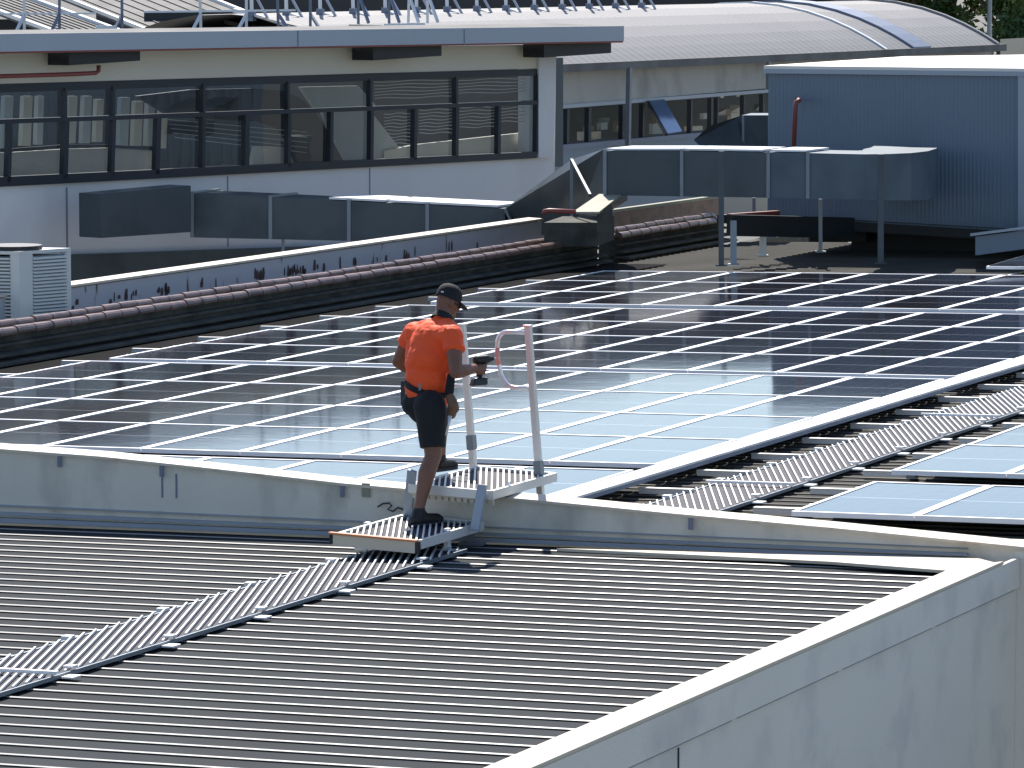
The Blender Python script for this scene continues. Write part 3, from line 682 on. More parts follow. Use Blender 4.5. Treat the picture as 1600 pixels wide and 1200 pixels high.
MB().hexa([q-Z*.07-B*.01 for q in rf[:2]]+[q-Z*.07+B*.05 for q in (rf[1], rf[0])], [q+Z*-.002-B*.01 for q in rf[:2]]+[q-Z*.002+B*.05 for q in (rf[1], rf[0])]).build('gutter', 'fascia', pr)
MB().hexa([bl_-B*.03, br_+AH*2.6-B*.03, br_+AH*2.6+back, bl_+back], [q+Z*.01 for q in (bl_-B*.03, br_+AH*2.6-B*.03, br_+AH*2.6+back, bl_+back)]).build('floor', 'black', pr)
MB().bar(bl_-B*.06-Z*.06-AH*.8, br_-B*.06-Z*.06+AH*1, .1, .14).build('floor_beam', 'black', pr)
p1, p2 = onY(1243, 162, 66.2), onY(1240, 235, 66.2)
tag(MB().tube([p1+Vector((.07, .7, .05)), p1+Vector((.06, .02, .05)), p1+Vector((.01, 0, .03)), p1-Z*.06, p2], .035, 8).build('pipe', 'red_pipe', smooth=True), 'dark red vertical pipe in front of the plant room wall', 'pipe')
t = thing('steel_frame', 'dark steel beams under the plant room above the sunlit roof patch', 'steel frame', onY(1250, 360, 66))
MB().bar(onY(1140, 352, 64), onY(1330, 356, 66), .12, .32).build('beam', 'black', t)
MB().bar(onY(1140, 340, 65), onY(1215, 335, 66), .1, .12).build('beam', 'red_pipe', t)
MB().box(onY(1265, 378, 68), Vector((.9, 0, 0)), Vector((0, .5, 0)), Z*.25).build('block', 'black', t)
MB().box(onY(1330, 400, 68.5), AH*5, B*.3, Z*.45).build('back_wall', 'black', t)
t = thing('roof_channel', 'wide grey steel channel on the roof below the plant room corner', 'steel channel', onY(1560, 385, 64))
MB().hexa([onY(1524, 399, 63.2), onY(1640, 384, 63.2), onY(1640, 384, 65), onY(1524, 399, 65)], [onY(1524, 370, 63.2), onY(1640, 355, 63.2), onY(1640, 355, 65), onY(1524, 370, 65)]).build('web', 'plant', t)
MB().hexa([onY(1516, 369, 63.1), onY(1640, 353, 63.1), onY(1640, 353, 65.2), onY(1516, 369, 65.2)], [q+Z*.04 for q in (onY(1516, 369, 63.1), onY(1640, 353, 63.1), onY(1640, 353, 65.2), onY(1516, 369, 65.2))]).build('flange', 'fascia', t)
t = thing('solar_panel', 'lone tilted panel edge at the far right beyond the big array', 'solar panel', onY(1560, 410, 60))
g0, g1, g2, g3 = onY(1541, 416, 60), onY(1640, 417, 60), onY(1640, 396, 62.5), onY(1600, 399, 62.5)
MB().hexa([q-Z*.04 for q in (g0, g1, g2, g3)], [g0, g1, g2, g3]).build('frame', 'frame', t)
MB().hexa([q+Z*.004+Vector((.04, .03, 0)) for q in (g0, g1, g2, g3)], [q+Z*.008+Vector((.04, .03, 0)) for q in (g0, g1, g2, g3)]).build('cell_glass', 'cells', t)

# ------------------------------------------------------------------ glazed building on the left
gb = thing('building', 'long white building with dark window band and grey blue roof fascia', 'building', onF(430, 290))
def fz(x, y, off=0): return onF(x, y, off)
def fquad(pts, off, d, name, mm, par=gb): return MB().prism([onF(x, y, off) for x, y in pts], -N1*d).build(name, mm, par)
LX = -90
ln = lambda xa, ya, xb, yb: (lambda x: ya+(yb-ya)*(x-xa)/(xb-xa))
wt, wb = ln(0, 132, 840, 108), ln(0, 291, 840, 246); tr = ln(0, 190, 840, 160)
fquad([(LX, wb(LX)), (864, wb(864)), (862, 560), (LX, 640)], 0, .3, 'wall', 'white_wall')
fquad([(LX, 84), (856, 70), (856, wt(856)-1), (LX, wt(LX)-1)], .04, .3, 'upper_wall', 'cream_wall')
fquad([(842, 88), (869, 86), (864, 246), (842, 247)], .1, .5, 'pillar', 'white_wall')
MB().prism([onF(869, 90, -.3), onF(869, 90, -.3)+Vector((0.02, 9, 0)), onF(864, 480, -.3)+Vector((0.02, 9, 0)), onF(864, 480, -.3)], Vector((-.2, 0, 0))).build('end_wall', 'white_wall', gb)
m = MB(); m.box(onF(103, 293, .004), D1*.03, N1*.006, Z*-1.6); m.box(onF(577, 262, .004), D1*.02, N1*.006, Z*-1.2); m.box(onF(355, 275, .004), D1*.02, N1*.006, Z*-1.2); m.build('wall_joint', 'seam', gb)
fquad([(LX, 405), (864, 372), (864, 560), (LX, 640)], .12, .2, 'plinth', 'galv')
# roof overhang
OV = .95
ft, fb = ln(0, 53, 975, 40.5), ln(0, 81, 975, 65)
fa, fbb = onF(LX, ft(LX), OV), onF(975, 40.5, OV); fc = onF(975, 64, OV); fd = onF(LX, fb(LX), OV)
zt_, zb_ = fbb.z, fc.z
MB().hexa([fd, fc, fc-N1*.08, fd-N1*.08], [fa, fbb, fbb-N1*.08, fa-N1*.08]).build('fascia', 'fascia', gb)
MB().hexa([fd-N1*.08+Z*.06, fc-N1*.08+Z*.06, fc-N1*1.6+Z*.12, fd-N1*1.6+Z*.12], [fa-N1*.08-Z*.01, fbb-N1*.08-Z*.01, fbb-N1*1.6+Z*.03, fa-N1*1.6+Z*.03]).build('roof_edge', 'back_roof', gb)
MB().hexa([fd-N1*.02-Z*.03, fc-N1*.02-Z*.03, fc-N1*.08-Z*.03, fd-N1*.08-Z*.03], [fd-N1*.02, fc-N1*.02, fc-N1*.08, fd-N1*.08]).build('drip_edge', 'red_pipe', gb)
m = MB(); m.box(onF(465, 48, OV+.004), D1*.02, N1*.004, Z*-.28); m.build('fascia_joint', 'seam', gb)
m = MB(); m.box(onF(725, 46, OV+.004), D1*.02, N1*.004, Z*-.28); m.build('fascia_joint', 'seam', gb)
for xa, xb in ((108, 219), (583, 690), (850, 955)):
    ya = fb(xa)+1; q = [onF(xa, ya, OV-.25), onF(xb, fb(xb), OV-.25), onF(xb, fb(xb)+17.5, OV-.25), onF(xa, ya+22, OV-.25)]
    MB().prism(q, -N1*.5).build('eave_vent', 'black', gb)
tag(MB().tube([onF(LX, 122, .5), onF(110, 116, .5), onF(150, 114, .5), onF(154, 111, .5), onF(154, 102, .5)], .035, 8).build('pipe', 'red_pipe', smooth=True), 'long dark red pipe under the eave above the left windows', 'pipe')
# window band
wl, wr = LX, 839
m = MB()
def fbar(xa, ya, xb, yb, wd, dp=.1, off=.03): m.bar(onF(xa, ya, off), onF(xb, yb, off), wd, dp, N1)
m.prism([onF(wl, wt(wl), .06), onF(wr+4, wt(wr), .06), onF(wr+4, wt(wr)+10, .06), onF(wl, wt(wl)+13, .06)], -N1*.12)
m.prism([onF(wl, wb(wl)-15, .08), onF(wr, wb(wr)-9, .08), onF(wr, wb(wr)+1, .08), onF(wl, wb(wl)+1, .08)], -N1*.14)
fr = m.build('window_frame', 'dark_frame', gb)
topx = [-60, 100, 175, 316, 448, 577, 711, 838]; botx = [-60, 14, 102, 176, 246, 316, 384, 450, 516, 579, 647, 712, 778, 838]
for i, x in enumerate(topx):
    m = MB(); fbar(x, wt(x)+8, x, tr(x), .055, .1); sub(m.build('mullion', 'dark_frame', gb), fr)
for i, x in enumerate(botx):
    m = MB(); fbar(x, tr(x), x-(3 if x < 300 else 1), wb(x)-6, .10 if x in (102, 246, 384) else .075, .1); sub(m.build('mullion', 'dark_frame', gb), fr)
m = MB(); fbar(wl, tr(wl), wr, tr(wr), .075, .11); sub(m.build('transom', 'dark_frame', gb), fr)
for xs, y0f, y1f in ((topx, wt, tr), (botx, tr, wb)):
    for a_, b_ in zip(xs, xs[1:]):
        q = [onF(a_, y0f(a_), -.01), onF(b_, y0f(b_), -.01), onF(b_, y1f(b_), -.01), onF(a_, y1f(a_), -.01)]
        MB().add(q, [(0, 1, 2, 3)]).build('pane', 'glass', gb)
# room backing, and solid shapes standing in for reflections in the panes
def iq(pts, off, d, name, mm): fquad(pts, off, d, name, mm)
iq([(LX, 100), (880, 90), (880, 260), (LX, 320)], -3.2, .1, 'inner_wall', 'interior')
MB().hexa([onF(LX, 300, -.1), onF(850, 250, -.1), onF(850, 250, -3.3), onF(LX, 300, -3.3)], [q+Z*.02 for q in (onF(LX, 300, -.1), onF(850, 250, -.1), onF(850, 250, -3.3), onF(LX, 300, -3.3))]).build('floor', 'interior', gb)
iq([(LX, 240), (20, 238), (100, 233), (170, 231), (246, 236), (246, 300), (LX, 310)], -.5, .1, 'reflection_wall', 'window_pale')
iq([(20, 232), (100, 226), (170, 226), (246, 231), (246, 234), (170, 229.5), (100, 229.5), (20, 236)], -.45, .04, 'reflection_wall_rail', 'dark_frame')
iq([(400, 228), (450, 230), (478, 226), (500, 262), (392, 268)], -.5, .1, 'reflection_wall', 'window_pale')
iq([(600, 236), (650, 226), (840, 205), (840, 262), (600, 268)], -.5, .1, 'reflection_wall', 'window_pale')
iq([(505, 176), (578, 172), (600, 200), (640, 252), (540, 258), (520, 215)], -.55, .08, 'reflection_slant', 'window_grey')
iq([(470, 136), (560, 134), (590, 168), (495, 172)], -.6, .08, 'reflection_curve', 'window_grey')
arch = [(215, 150), (300, 140), (395, 138), (440, 142), (468, 152), (490, 172), (515, 210), (540, 258), (470, 262), (450, 225), (430, 200), (400, 190), (330, 186), (270, 184)]
iq(arch, -.42, .08, 'reflection_arch', 'black')
for i, (xa, ya, yb, wd) in enumerate(((8, 150, 232, 9), (38, 150, 228, 9), (60, 150, 226, 6), (108, 150, 224, 9), (132, 150, 224, 8), (152, 155, 222, 7), (190, 152, 228, 9), (212, 158, 228, 8), (232, 162, 228, 7), (252, 170, 232, 7))):
    iq([(xa, ya), (xa+wd*1.5, ya), (xa+wd*1.1, yb), (xa-wd*.4, yb)], -1.1, .1, 'reflection_column', 'window_pale' if i % 2 else 'window_grey')
for x0_, x1_, y0_, y1_ in ((585, 705, 128, 160), (716, 836, 120, 155), (600, 642, 178, 238), (655, 708, 172, 214), (718, 774, 168, 208), (783, 836, 164, 198)):  # wavy slats stand in for ribbed sheeting mirrored in the glass
    m = MB(); nn = int((y1_-y0_)/5.2)
    for k in range(nn):
        y = y0_+k*5.2; pts = []
        for j in range(9):
            x = x0_+(x1_-x0_)*j/8; pts.append(onF(x, y-(x-x0_)*.03+1.0*math.sin(j*1.1+k*.7), -.25))
        m.tube(pts, .008, 5)
    m.build('reflection_slats', 'window_grey', gb)
for i in range(5): iq([(262+i*3, 186+i*7), (480, 206+i*8), (480, 207.2+i*8), (262+i*3, 187.2+i*7)], -.38, .02, 'reflection_rail', 'window_grey')

# ------------------------------------------------------------------ roofs and railings above the glazed building
def yq(pts, d, name, mm, par, thick=(0, .15, -.03)):
    return MB().prism([onY(x, y, dd) for x, y, dd in pts], Vector(thick)).build(name, mm, par)
rs = thing('sawtooth_roof', 'row of sloping grey roof lights with white edge bars behind the left railing', 'roof', onY(200, 45, 84))
def slope(x0, x1, ya, yb, run, d0, d1, nm='roof_light', mm='back_roof'):
    q = [onY(x0, ya, d0), onY(x1, ya, d0), onY(x1-run, yb, d1), onY(x0-run, yb, d1)]
    MB().hexa([p-Z*.06 for p in q], q).build(nm, mm, rs)
    nr = 9
    m = MB()
    for k in range(1, nr): m.bar(q[0].lerp(q[1], k/nr)+Z*.012, q[3].lerp(q[2], k/nr)+Z*.012, .03, .02)
    m.build('roof_ribs', 'dark_roof', rs)
    for a_, b_ in ((q[0], q[3]), (q[1], q[2])): MB().bar(a_+Z*.03, b_+Z*.03, .08, .07).build('edge_bar', 'white_paint', rs)
slope(85, 190, 52, -40, 250, 80.5, 90)
slope(255, 480, 60, -60, 300, 82, 94)
yq([(-80, 30, 88), (60, 30, 88), (60, 90, 88), (-80, 90, 88)], .1, 'opening', 'black', rs)
yq([(225, 18, 84.5), (470, 16, 84.5), (470, 90, 84.5), (225, 90, 84.5)], .1, 'opening', 'black', rs)
yq([(180, -20, 90), (345, -20, 90), (330, 16, 90), (225, 17, 90)], .1, 'back_slope', 'back_roof', rs)
q = [onY(395, 30, 84), onY(540, 58, 82), onY(470, 66, 81), onY(350, 30, 83)]
MB().hexa([p-Z*.08 for p in q], q).build('roof_light', 'arch_roof', rs)
MB().bar(onY(366, 16, 83.5), onY(505, 52, 82), .08, .08).build('edge_bar', 'white_paint', rs)
gr = thing('guard_rail', 'white steel guard rail with braced posts along the left building roof', 'guard rail', onY(300, 50, 80))
RD = 79.3
for xa, ya, xb, yb in ((-40, 22, 150, 21), (225, 18.5, 462, 16), (-40, -28, 720, -40)):
    MB().bar(onY(xa, ya, RD), onY(xb, yb, RD), .036).build('rail', 'white_paint', gr)
for x in (38, 93, 191, 314, 385, 435, 485, 560, 608, 638, 668):
    lean = random.uniform(-2, 3); mm = 'white_paint' if x in (38, 314, 385, 668, 638) else 'seam'
    yb = ft(x)+(-8 if x > 500 else 2)
    MB().bar(onY(x, yb, RD), onY(x-lean, -40, RD), .05).build('post', mm, gr)
    MB().bar(onY(x-(14 if x < 400 else -16), yb-2, RD-.3), onY(x, 22 if x < 500 else -10, RD), .045).build('brace', mm, gr)
MB().bar(onY(600, 40, RD-.4), onY(664, 38.5, RD-.4), .07).build('foot_bar', 'white_paint', gr)
MB().bar(onY(545, 41, RD-.5), onY(597, 42, RD-.5), .07).build('foot_bar', 'cream_cap', gr)
MB().bar(onY(150, 43, RD-.4), onY(182, 42.5, RD-.4), .06).build('foot_bar', 'white_paint', gr)

# ------------------------------------------------------------------ arched roof building
ab = thing('building', 'long pale building with curved sheet roof above a weathered panel wall', 'building', onG(1200, 90))
GE = onG(870, 103, .35)
def sec(s):                                           # roof section: rise over distance from the eave
    Rr = 9.0; c = 3.6; 
    return math.sqrt(max(0, Rr*Rr-(s-c)**2))-math.sqrt(Rr*Rr-c**2)
gl = (onG(1562, 67.5, .35)-GE).dot(D2)
def G(u, s): q = GE+D2*u-N2*s; return Vector((q.x, q.y, GE.z+sec(s)*1.42))
m = MB(); ss = [0, .25, .5, .9, 1.4, 2, 2.7, 3.4, 4.2, 5, 6, 7, 8]
u0 = -6.5
nu = int((gl-u0)/.32)
cols = []
for i in range(nu+1):
    for f, d in ((0, 0), (.7, 0), (.8, .010), (.9, .010)):
        u = u0+(i+f)*.32
        if u <= gl: cols.append((u, d))
cols.append((gl, 0))
for u, d in cols: m.v += [G(u, s)+Z*d for s in ss]
k = len(ss); m.f = [(i*k+j, i*k+j+1, (i+1)*k+j+1, (i+1)*k+j) for i in range(len(cols)-1) for j in range(k-1)]
o = m.build('curved_roof', 'arch_roof', ab)
def strip(u, wd, lift, name, mm):
    m = MB()
    for s0_, s1_ in zip(ss, ss[1:]):
        q = [G(u, s0_), G(u+wd, s0_), G(u+wd, s1_), G(u, s1_)]; m.hexa([p-Z*.05 for p in q], [p+Z*lift for p in q])
    m.build(name, mm, ab)
us = (onG(1428, 75, .35)-GE).dot(D2); strip(us, 1.0, .06, 'roof_flashing', 'seam')
us2 = (onG(1384, 78, .35)-GE).dot(D2); strip(us2, .12, .045, 'roof_seam', 'white_paint')
strip(gl-.12, .14, .06, 'gable_trim', 'arch_roof')
ge = lambda u, dz, o=0: GE+D2*u+Z*dz+N2*o
MB().hexa([ge(u0, -.13, .06), ge(gl+.3, -.13, .06), ge(gl+.3, -.13, -.1), ge(u0, -.13, -.1)], [ge(u0, .03, .06), ge(gl+.3, .03, .06), ge(gl+.3, .03, -.1), ge(u0, .03, -.1)]).build('gutter', 'back_roof', ab)
MB().prism([onG(862, 108), onG(1553, 72), onG(1553, 92), onG(1200, 138), onG(862, 166)], -N2*.3).build('panel_wall', 'arch_wall', ab)
MB().prism([onG(1553, 72), onG(1553, 72)-N2*9, onG(1553, 150)-N2*9, onG(1553, 150)], -D2*.2).build('gable_wall', 'arch_wall', ab)
MB().prism([onG(862, 165, .03), onG(1210, 139, .03), onG(1210, 144, .03), onG(862, 171, .03)], -N2*.2).build('window_head', 'fascia', ab)
MB().prism([onG(862, 231, .1), onG(1210, 200, .1), onG(1210, 330, .1), onG(862, 380, .1)], -N2*.25).build('lower_wall', 'plant', ab)
MB().prism([onG(862, 228, .14), onG(1210, 197, .14), onG(1210, 203, .14), onG(862, 236, .14)], -N2*.3).build('sill', 'seam', ab)
for x, wd in ((885, .1), (919, .12), (972, .12), (1003, .08), (1078, .08), (1110, .1), (1119, .05), (1160, .05), (1190, .06)):
    MB().bar(onG(x, 172-.078*(x-870), 0), onG(x-1, 232, 0), wd, .1, N2).build('mullion', 'dark_frame', ab)
MB().prism([onG(862, 160, -3.5), onG(1215, 130, -3.5), onG(1215, 215, -3.5), onG(862, 250, -3.5)], -N2*.1).build('inner_wall', 'interior', ab)
rnd = random.Random(11)
for i in range(16):
    x = rnd.uniform(880, 1190); y = 218-.09*(x-870)-rnd.uniform(2, 34) if i > 5 else 222-.09*(x-870)
    wd = rnd.uniform(10, 26); hh = rnd.uniform(5, 16)
    MB().prism([onG(x, y-hh, -2-rnd.random()), onG(x+wd, y-hh-1, -2.5), onG(x+wd, y, -2.5), onG(x, y+1, -2.5)], -N2*.1).build('inner_fitting', 'window_pale' if i % 3 else 'window_grey', ab)
for x, y in ((1125, 153), (1150, 151), (1188, 145), (1004, 158), (1012, 157)):
    MB().box(onG(x, y, -.2), D2*.07, N2*.05, Z*.05).build('latch', 'white_paint', ab)
tag(MB().bar(onG(983, 106, .42), onG(981, 228, .42), .09).build('downpipe', 'galv_post'), 'grey downpipe on the weathered panel wall under the curved roof', 'downpipe')
t = thing('awning_window', 'tilted open window sash with blue glass under the panel wall', 'window', onG(1040, 180, .5))
q = [onG(1012, 158, .1), onG(1038, 155, .1), onG(1066, 205, .9), onG(1041, 209, .9)]
MB().hexa([p-N2*.03 for p in q], q).build('pane', 'blue_pane', t)
MB().bar(q[0]-Z*.02, q[3]-Z*.02, .06).build('sash', 'dark_frame', t)
MB().bar(onG(1200, 96, .4), onG(1200, 140, .4), .07).build('downpipe', 'galv_post', ab)
# weighted guard rail stands on the curved roof, near its crest
sp = None
for i in range(14):
    u = (onG(610, 120, .35)-GE).dot(D2)+i*1.22; p = G(u, 3.0); c = p
    if sp is None:
        sp = thing('rail_stand', '', 'rail stand', c, 'guard rail stands on the curved roof')
        MB().bar(c+Z*.02, c+Z*1.1-D2*.05, .05).build('post', 'white_paint', sp)
        MB().bar(c+Z*.03, c-Z*.22+N2*.85+D2*.12, .05).build('foot_bar', 'white_paint', sp)
        MB().bar(c+N2*.35-Z*.05, c+Z*.5, .04).build('brace', 'fascia', sp)
        MB().box(c-D2*.06-N2*.06-Z*.1, D2*.12, N2*.12, Z*.2).build('foot', 'seam', sp); q = sp
    else:
        q = sp.copy(); S.collection.objects.link(q)
        for ch in sp.children: c2 = ch.copy(); S.collection.objects.link(c2); c2.parent = q
        q.location = c
    q['label'] = 'white guard rail stand on the curved roof, %s from the left' % ORD[i]; q['group'] = 'guard rail stands on the curved roof'
tag(MB().box(onY(150, 22, 130), Vector((24, 6, 0)), Vector((0, 12, 0)), Z*6-Z*.0).build('dark_building', 'dark_roof'), 'dark wall of a taller building behind the curved roof', 'building')
bpy.data.objects['dark_building'].location.z -= 1.0
tag(MB().hexa([onY(1563, 140, 112), onY(1700, 140, 112), onY(1700, 140, 130), onY(1563, 140, 130)], [onY(1563, 61, 112), onY(1700, 54, 112), onY(1700, 54, 130), onY(1563, 61, 130)]).build('cream_building', 'cream_cap'), 'cream building corner at the far right below the tree', 'building')
t = thing('lamp_pole', 'thin grey pole standing in front of the dark trees', 'pole', onY(1547, 60, 118))
MB().tube([onY(1545, 90, 118), onY(1548, -60, 118)], [.07, .05], 8).build('shaft', 'galv_post', t)
MB().bar(onY(1548, -60, 118), onY(1560, -62, 118), .06).build('arm', 'galv_post', t)

def tree(label, x, ybase, d, rad, ht, seed, n=5200):
    rnd = random.Random(seed); base = onY(x, ybase, d); base.z = 0; top = onY(x, ybase, d)
    t = thing('tree', label, 'tree', base, 'trees behind the curved roof')
    cz = top.z+ht*.35; m = MB(); m.tube([base, base+Z*(cz*.5)+Vector((.2, 0, 0)), Vector((base.x, base.y, cz))], [.35, .26, .14], 8)
    for k in range(7):
        a = k*.9; m.tube([Vector((base.x, base.y, cz-ht*.5+k*.1)), Vector((base.x+math.cos(a)*rad*.6, base.y+math.sin(a)*rad*.6, cz+rnd.uniform(-.2, .5)*ht*.5))], [.12, .04], 6)
    m.build('trunk', 'bark', t)
    m = MB(); cl = []
    for k in range(42):
        v = Vector((rnd.gauss(0, 1), rnd.gauss(0, 1), rnd.gauss(0, 1))).normalized()*rnd.uniform(.35, 1)
        cl.append((Vector((base.x+v.x*rad, base.y+v.y*rad, cz+v.z*ht*.5)), rnd.uniform(.45, .95)*rad*.34))
    for k in range(n):
        c, r = rnd.choice(cl); v = Vector((rnd.gauss(0, 1), rnd.gauss(0, 1), rnd.gauss(0, 1))).normalized()*rnd.uniform(.5, 1)*r
        p = c+v; s_ = rnd.uniform(.07, .16); a1 = Vector((rnd.gauss(0, 1), rnd.gauss(0, 1), rnd.gauss(0, .7))).normalized(); a2 = a1.cross(Vector((rnd.gauss(0, 1), rnd.gauss(0, 1), rnd.gauss(0, 1)))).normalized()
        k0 = len(m.v); m.v += [p-a1*s_, p-a2*s_*.5, p+a1*s_, p+a2*s_*.5]; m.f.append((k0, k0+1, k0+2, k0+3))
    m.build('crown', 'leaf', t)
tree('dense dark green tree behind the right end of the curved roof', 1465, 60, 132, 2.6, 6.0, 1, 14000)
tree('dark green tree above the cream building at the right edge', 1590, 60, 128, 2.6, 6.0, 2, 14000)
tree('olive tree peeping over the curved roof left of the dark tree', 1412, 40, 138, 1.7, 4.6, 3, 6000)

# ------------------------------------------------------------------ ground
gm = MB().add([(-900, -300, 0), (900, -300, 0), (900, 2500, 0), (-900, 2500, 0)], [(0, 1, 2, 3)]).build('ground', 'ground', origin=(0, 0, 0)); tag(gm, kind='structure')

# ------------------------------------------------------------------ person
pf = onY(664, 821, 31.1)
person = thing('person', 'person in orange shirt, black cap and shorts stepping up onto the platform', 'person', pf)
person['_o'] = tuple(pf)
J = onY
def rem(o, vox=.008, sm=3, disp=0):
    r = o.modifiers.new('r', 'REMESH'); r.mode = 'VOXEL'; r.voxel_size = vox; r.use_smooth_shade = True
    s_ = o.modifiers.new('s', 'SMOOTH'); s_.factor = .5; s_.iterations = sm
    if disp:
        tx = bpy.data.textures.new('folds', 'CLOUDS'); tx.noise_scale = .09
        d = o.modifiers.new('d', 'DISPLACE'); d.texture = tx; d.strength = disp; d.mid_level = .5; d.texture_coords = 'LOCAL'
    return o
FAC = Vector((math.sin(R(40)), math.cos(R(40)), 0)); RT = Vector((FAC.y, -FAC.x, 0))      # torso facing and its right side
# key joints
pel = J(664, 622, 31.42); wst = J(667, 596, 31.44); chest = J(678, 548, 31.46); ust = J(687, 515, 31.48); nk = J(691, 495, 31.50)
hipR, knR, anR = J(673, 634, 31.30), J(677, 712, 31.22), J(655, 792, 31.12)
hipL, knL, anL = J(655, 630, 31.55), J(689, 648, 31.98), J(688, 708, 32.30)
shR, elR, wrR = J(708, 523, 31.28), J(712, 582, 31.12), J(741, 575, 31.32)
shL, elL, wrL = J(646, 519, 31.68), J(622, 565, 31.78), J(655, 585, 32.02)
hd = J(700, 470, 31.56)
HF = Vector((math.sin(R(58)), math.cos(R(58)), -.42)).normalized(); HR = HF.cross(Z).normalized(); HU = HR.cross(HF).normalized()
m = MB()
m.ell(hd, (HR*.073, HF*.092, HU*.098)); m.ell(hd+HF*.025-HU*.062, (HR*.055, HF*.068, HU*.06)); m.ell(hd+HF*.082-HU*.098, (HR*.026, HF*.022, HU*.022))
m.ell(hd+HF*.098-HU*.03, (HR*.015, HF*.024, HU*.028)); m.ell(hd+HF*.088+HU*.02, (HR*.045, HF*.014, HU*.014)); m.ell(hd+HF*.088-HU*.066, (HR*.026, HF*.012, HU*.012))
for sg in (-1, 1): m.ell(hd+HR*.074*sg-HF*.008-HU*.012, (HR*.010, HF*.020+HR*.008*sg, HU*.032)); m.ell(hd+HR*.028*sg+HF*.082-HU*.008, (HR*.012, HF*.008, HU*.008)); m.ell(hd+HR*.04*sg+HF*.06-HU*.035, (HR*.022, HF*.024, HU*.02))
m.cap(hd-HF*.02-HU*.05, .058, nk-Z*.03, .064); m.cap(nk-Z*.02, .06, chest, .11)
m.ell(chest, (RT*.165, FAC*.10, Z*.20)); m.ell(ust, (RT*.16, FAC*.085, Z*.07)); m.ell(wst, (RT*.135, FAC*.10, Z*.14)); m.ell(pel, (RT*.15, FAC*.11, Z*.11))
for s0, e0_, w0 in ((shR, elR, wrR), (shL, elL, wrL)):
    m.cap(s0, .068, s0.lerp(e0_, .45), .062); m.cap(s0.lerp(e0_, .45), .062, e0_, .047); m.cap(e0_, .047, e0_.lerp(w0, .3), .052); m.cap(e0_.lerp(w0, .3), .052, w0, .031)
for h, kk, an in ((hipR, knR, anR), (hipL, knL, anL)):
    m.cap(h, .095, kk, .064); cf = kk.lerp(an, .33)+(-FAC)*.018; m.cap(kk, .062, cf, .066); m.cap(cf, .066, an.lerp(kk, .12), .042); m.cap(an.lerp(kk, .12), .042, an, .042)
# right hand closed round the drill grip; left hand half closed at the belt
G0_ = J(751, 577, 31.40); GA = (J(749, 588, 31.40)-J(754, 566, 31.42)).normalized()          # grip axis (down)
FD = Vector((math.sin(R(62)), math.cos(R(62)), .03)).normalized()                            # barrel direction
SD = GA.cross(FD).normalized()
palm = G0_-FD*.022+SD*.032
m.cap(wrR, .028, palm-FD*.01, .030); m.ell(palm, (GA*.042, FD*.034, SD*.018))
for k, ln_ in enumerate((.9, 1.0, .95, .8)):
    c_ = G0_+GA*(-.033+.022*k); a0_ = c_+SD*.034+FD*.004; a1_ = c_+FD*.030+SD*.020; a2_ = c_+FD*.034*ln_-SD*.016; a3_ = c_-SD*.030+FD*.008*ln_
    m.cap(a0_, .0105, a1_, .0100, 8); m.cap(a1_, .0100, a2_, .0092, 8); m.cap(a2_, .0092, a3_, .0082, 8)
m.cap(palm-GA*.03-FD*.01, .013, G0_-GA*.042-FD*.032-SD*.006, .011, 8); m.cap(G0_-GA*.042-FD*.032-SD*.006, .011, G0_-GA*.03-FD*.02-SD*.032, .0095, 8)
hL = wrL+(wrL-elL).normalized()*.05; dL = (wrL-elL).normalized(); sL = dL.cross(Z).normalized()
m.cap(wrL, .028, hL, .03); m.ell(hL, (dL*.045, Z*.040, sL*.017))
for k in range(4):
    c_ = hL+dL*.035+Z*(.03-.02*k); m.cap(c_, .010, c_+dL*.032+sL*.012, .0092, 8); m.cap(c_+dL*.032+sL*.012, .0092, c_+dL*.04+sL*(.036-.004*k), .008, 8)
m.cap(hL-dL*.01+Z*.03, .012, hL+dL*.03+Z*.052+sL*.02, .0095, 8)
rem(m.build('body', 'skin', person), .0065, 2)
# shirt
m = MB(); hem = pel+Z*.0
m.ell(chest+Z*.0-FAC*.01, (RT*.208, FAC*.145, Z*.225), 18, 12); m.ell(ust, (RT*.185, FAC*.11, Z*.085)); m.ell(wst+Z*.02, (RT*.174, FAC*.14, Z*.15), 18, 12); m.cap(nk-Z*.035, .075, ust-Z*.02, .12)
m.cap(wst+Z*.0, .135, J(668, 603, 31.43), .14, 16); m.cap(shL+RT*.03-Z*.02, .095, shR-RT*.04-Z*.015, .095, 14); m.cap(nk-Z*.05, .07, shR-RT*.02, .075); m.cap(nk-Z*.05, .07, shL+RT*.02, .075); m.cap(shL+RT*.05-Z*.06, .09, J(655, 570, 31.5), .11, 14)
m.ell(J(671, 560, 31.43)-FAC*.02, (RT*.17, FAC*.13, Z*.14), 16, 10)
for s0, e0_, sg in ((shR, elR, 1), (shL, elL, -1)):
    m.cap(s0-RT*sg*.01, .081, s0.lerp(e0_, .2), .077, 14); m.cap(s0-RT*sg*.03, .085, s0.lerp(e0_, .30), .078, 14)
    m.tube([s0.lerp(e0_, .2), s0.lerp(e0_, .42)], [.078, .080], 14)
rem(m.build('shirt', 'shirt', person), .009, 3, .022)
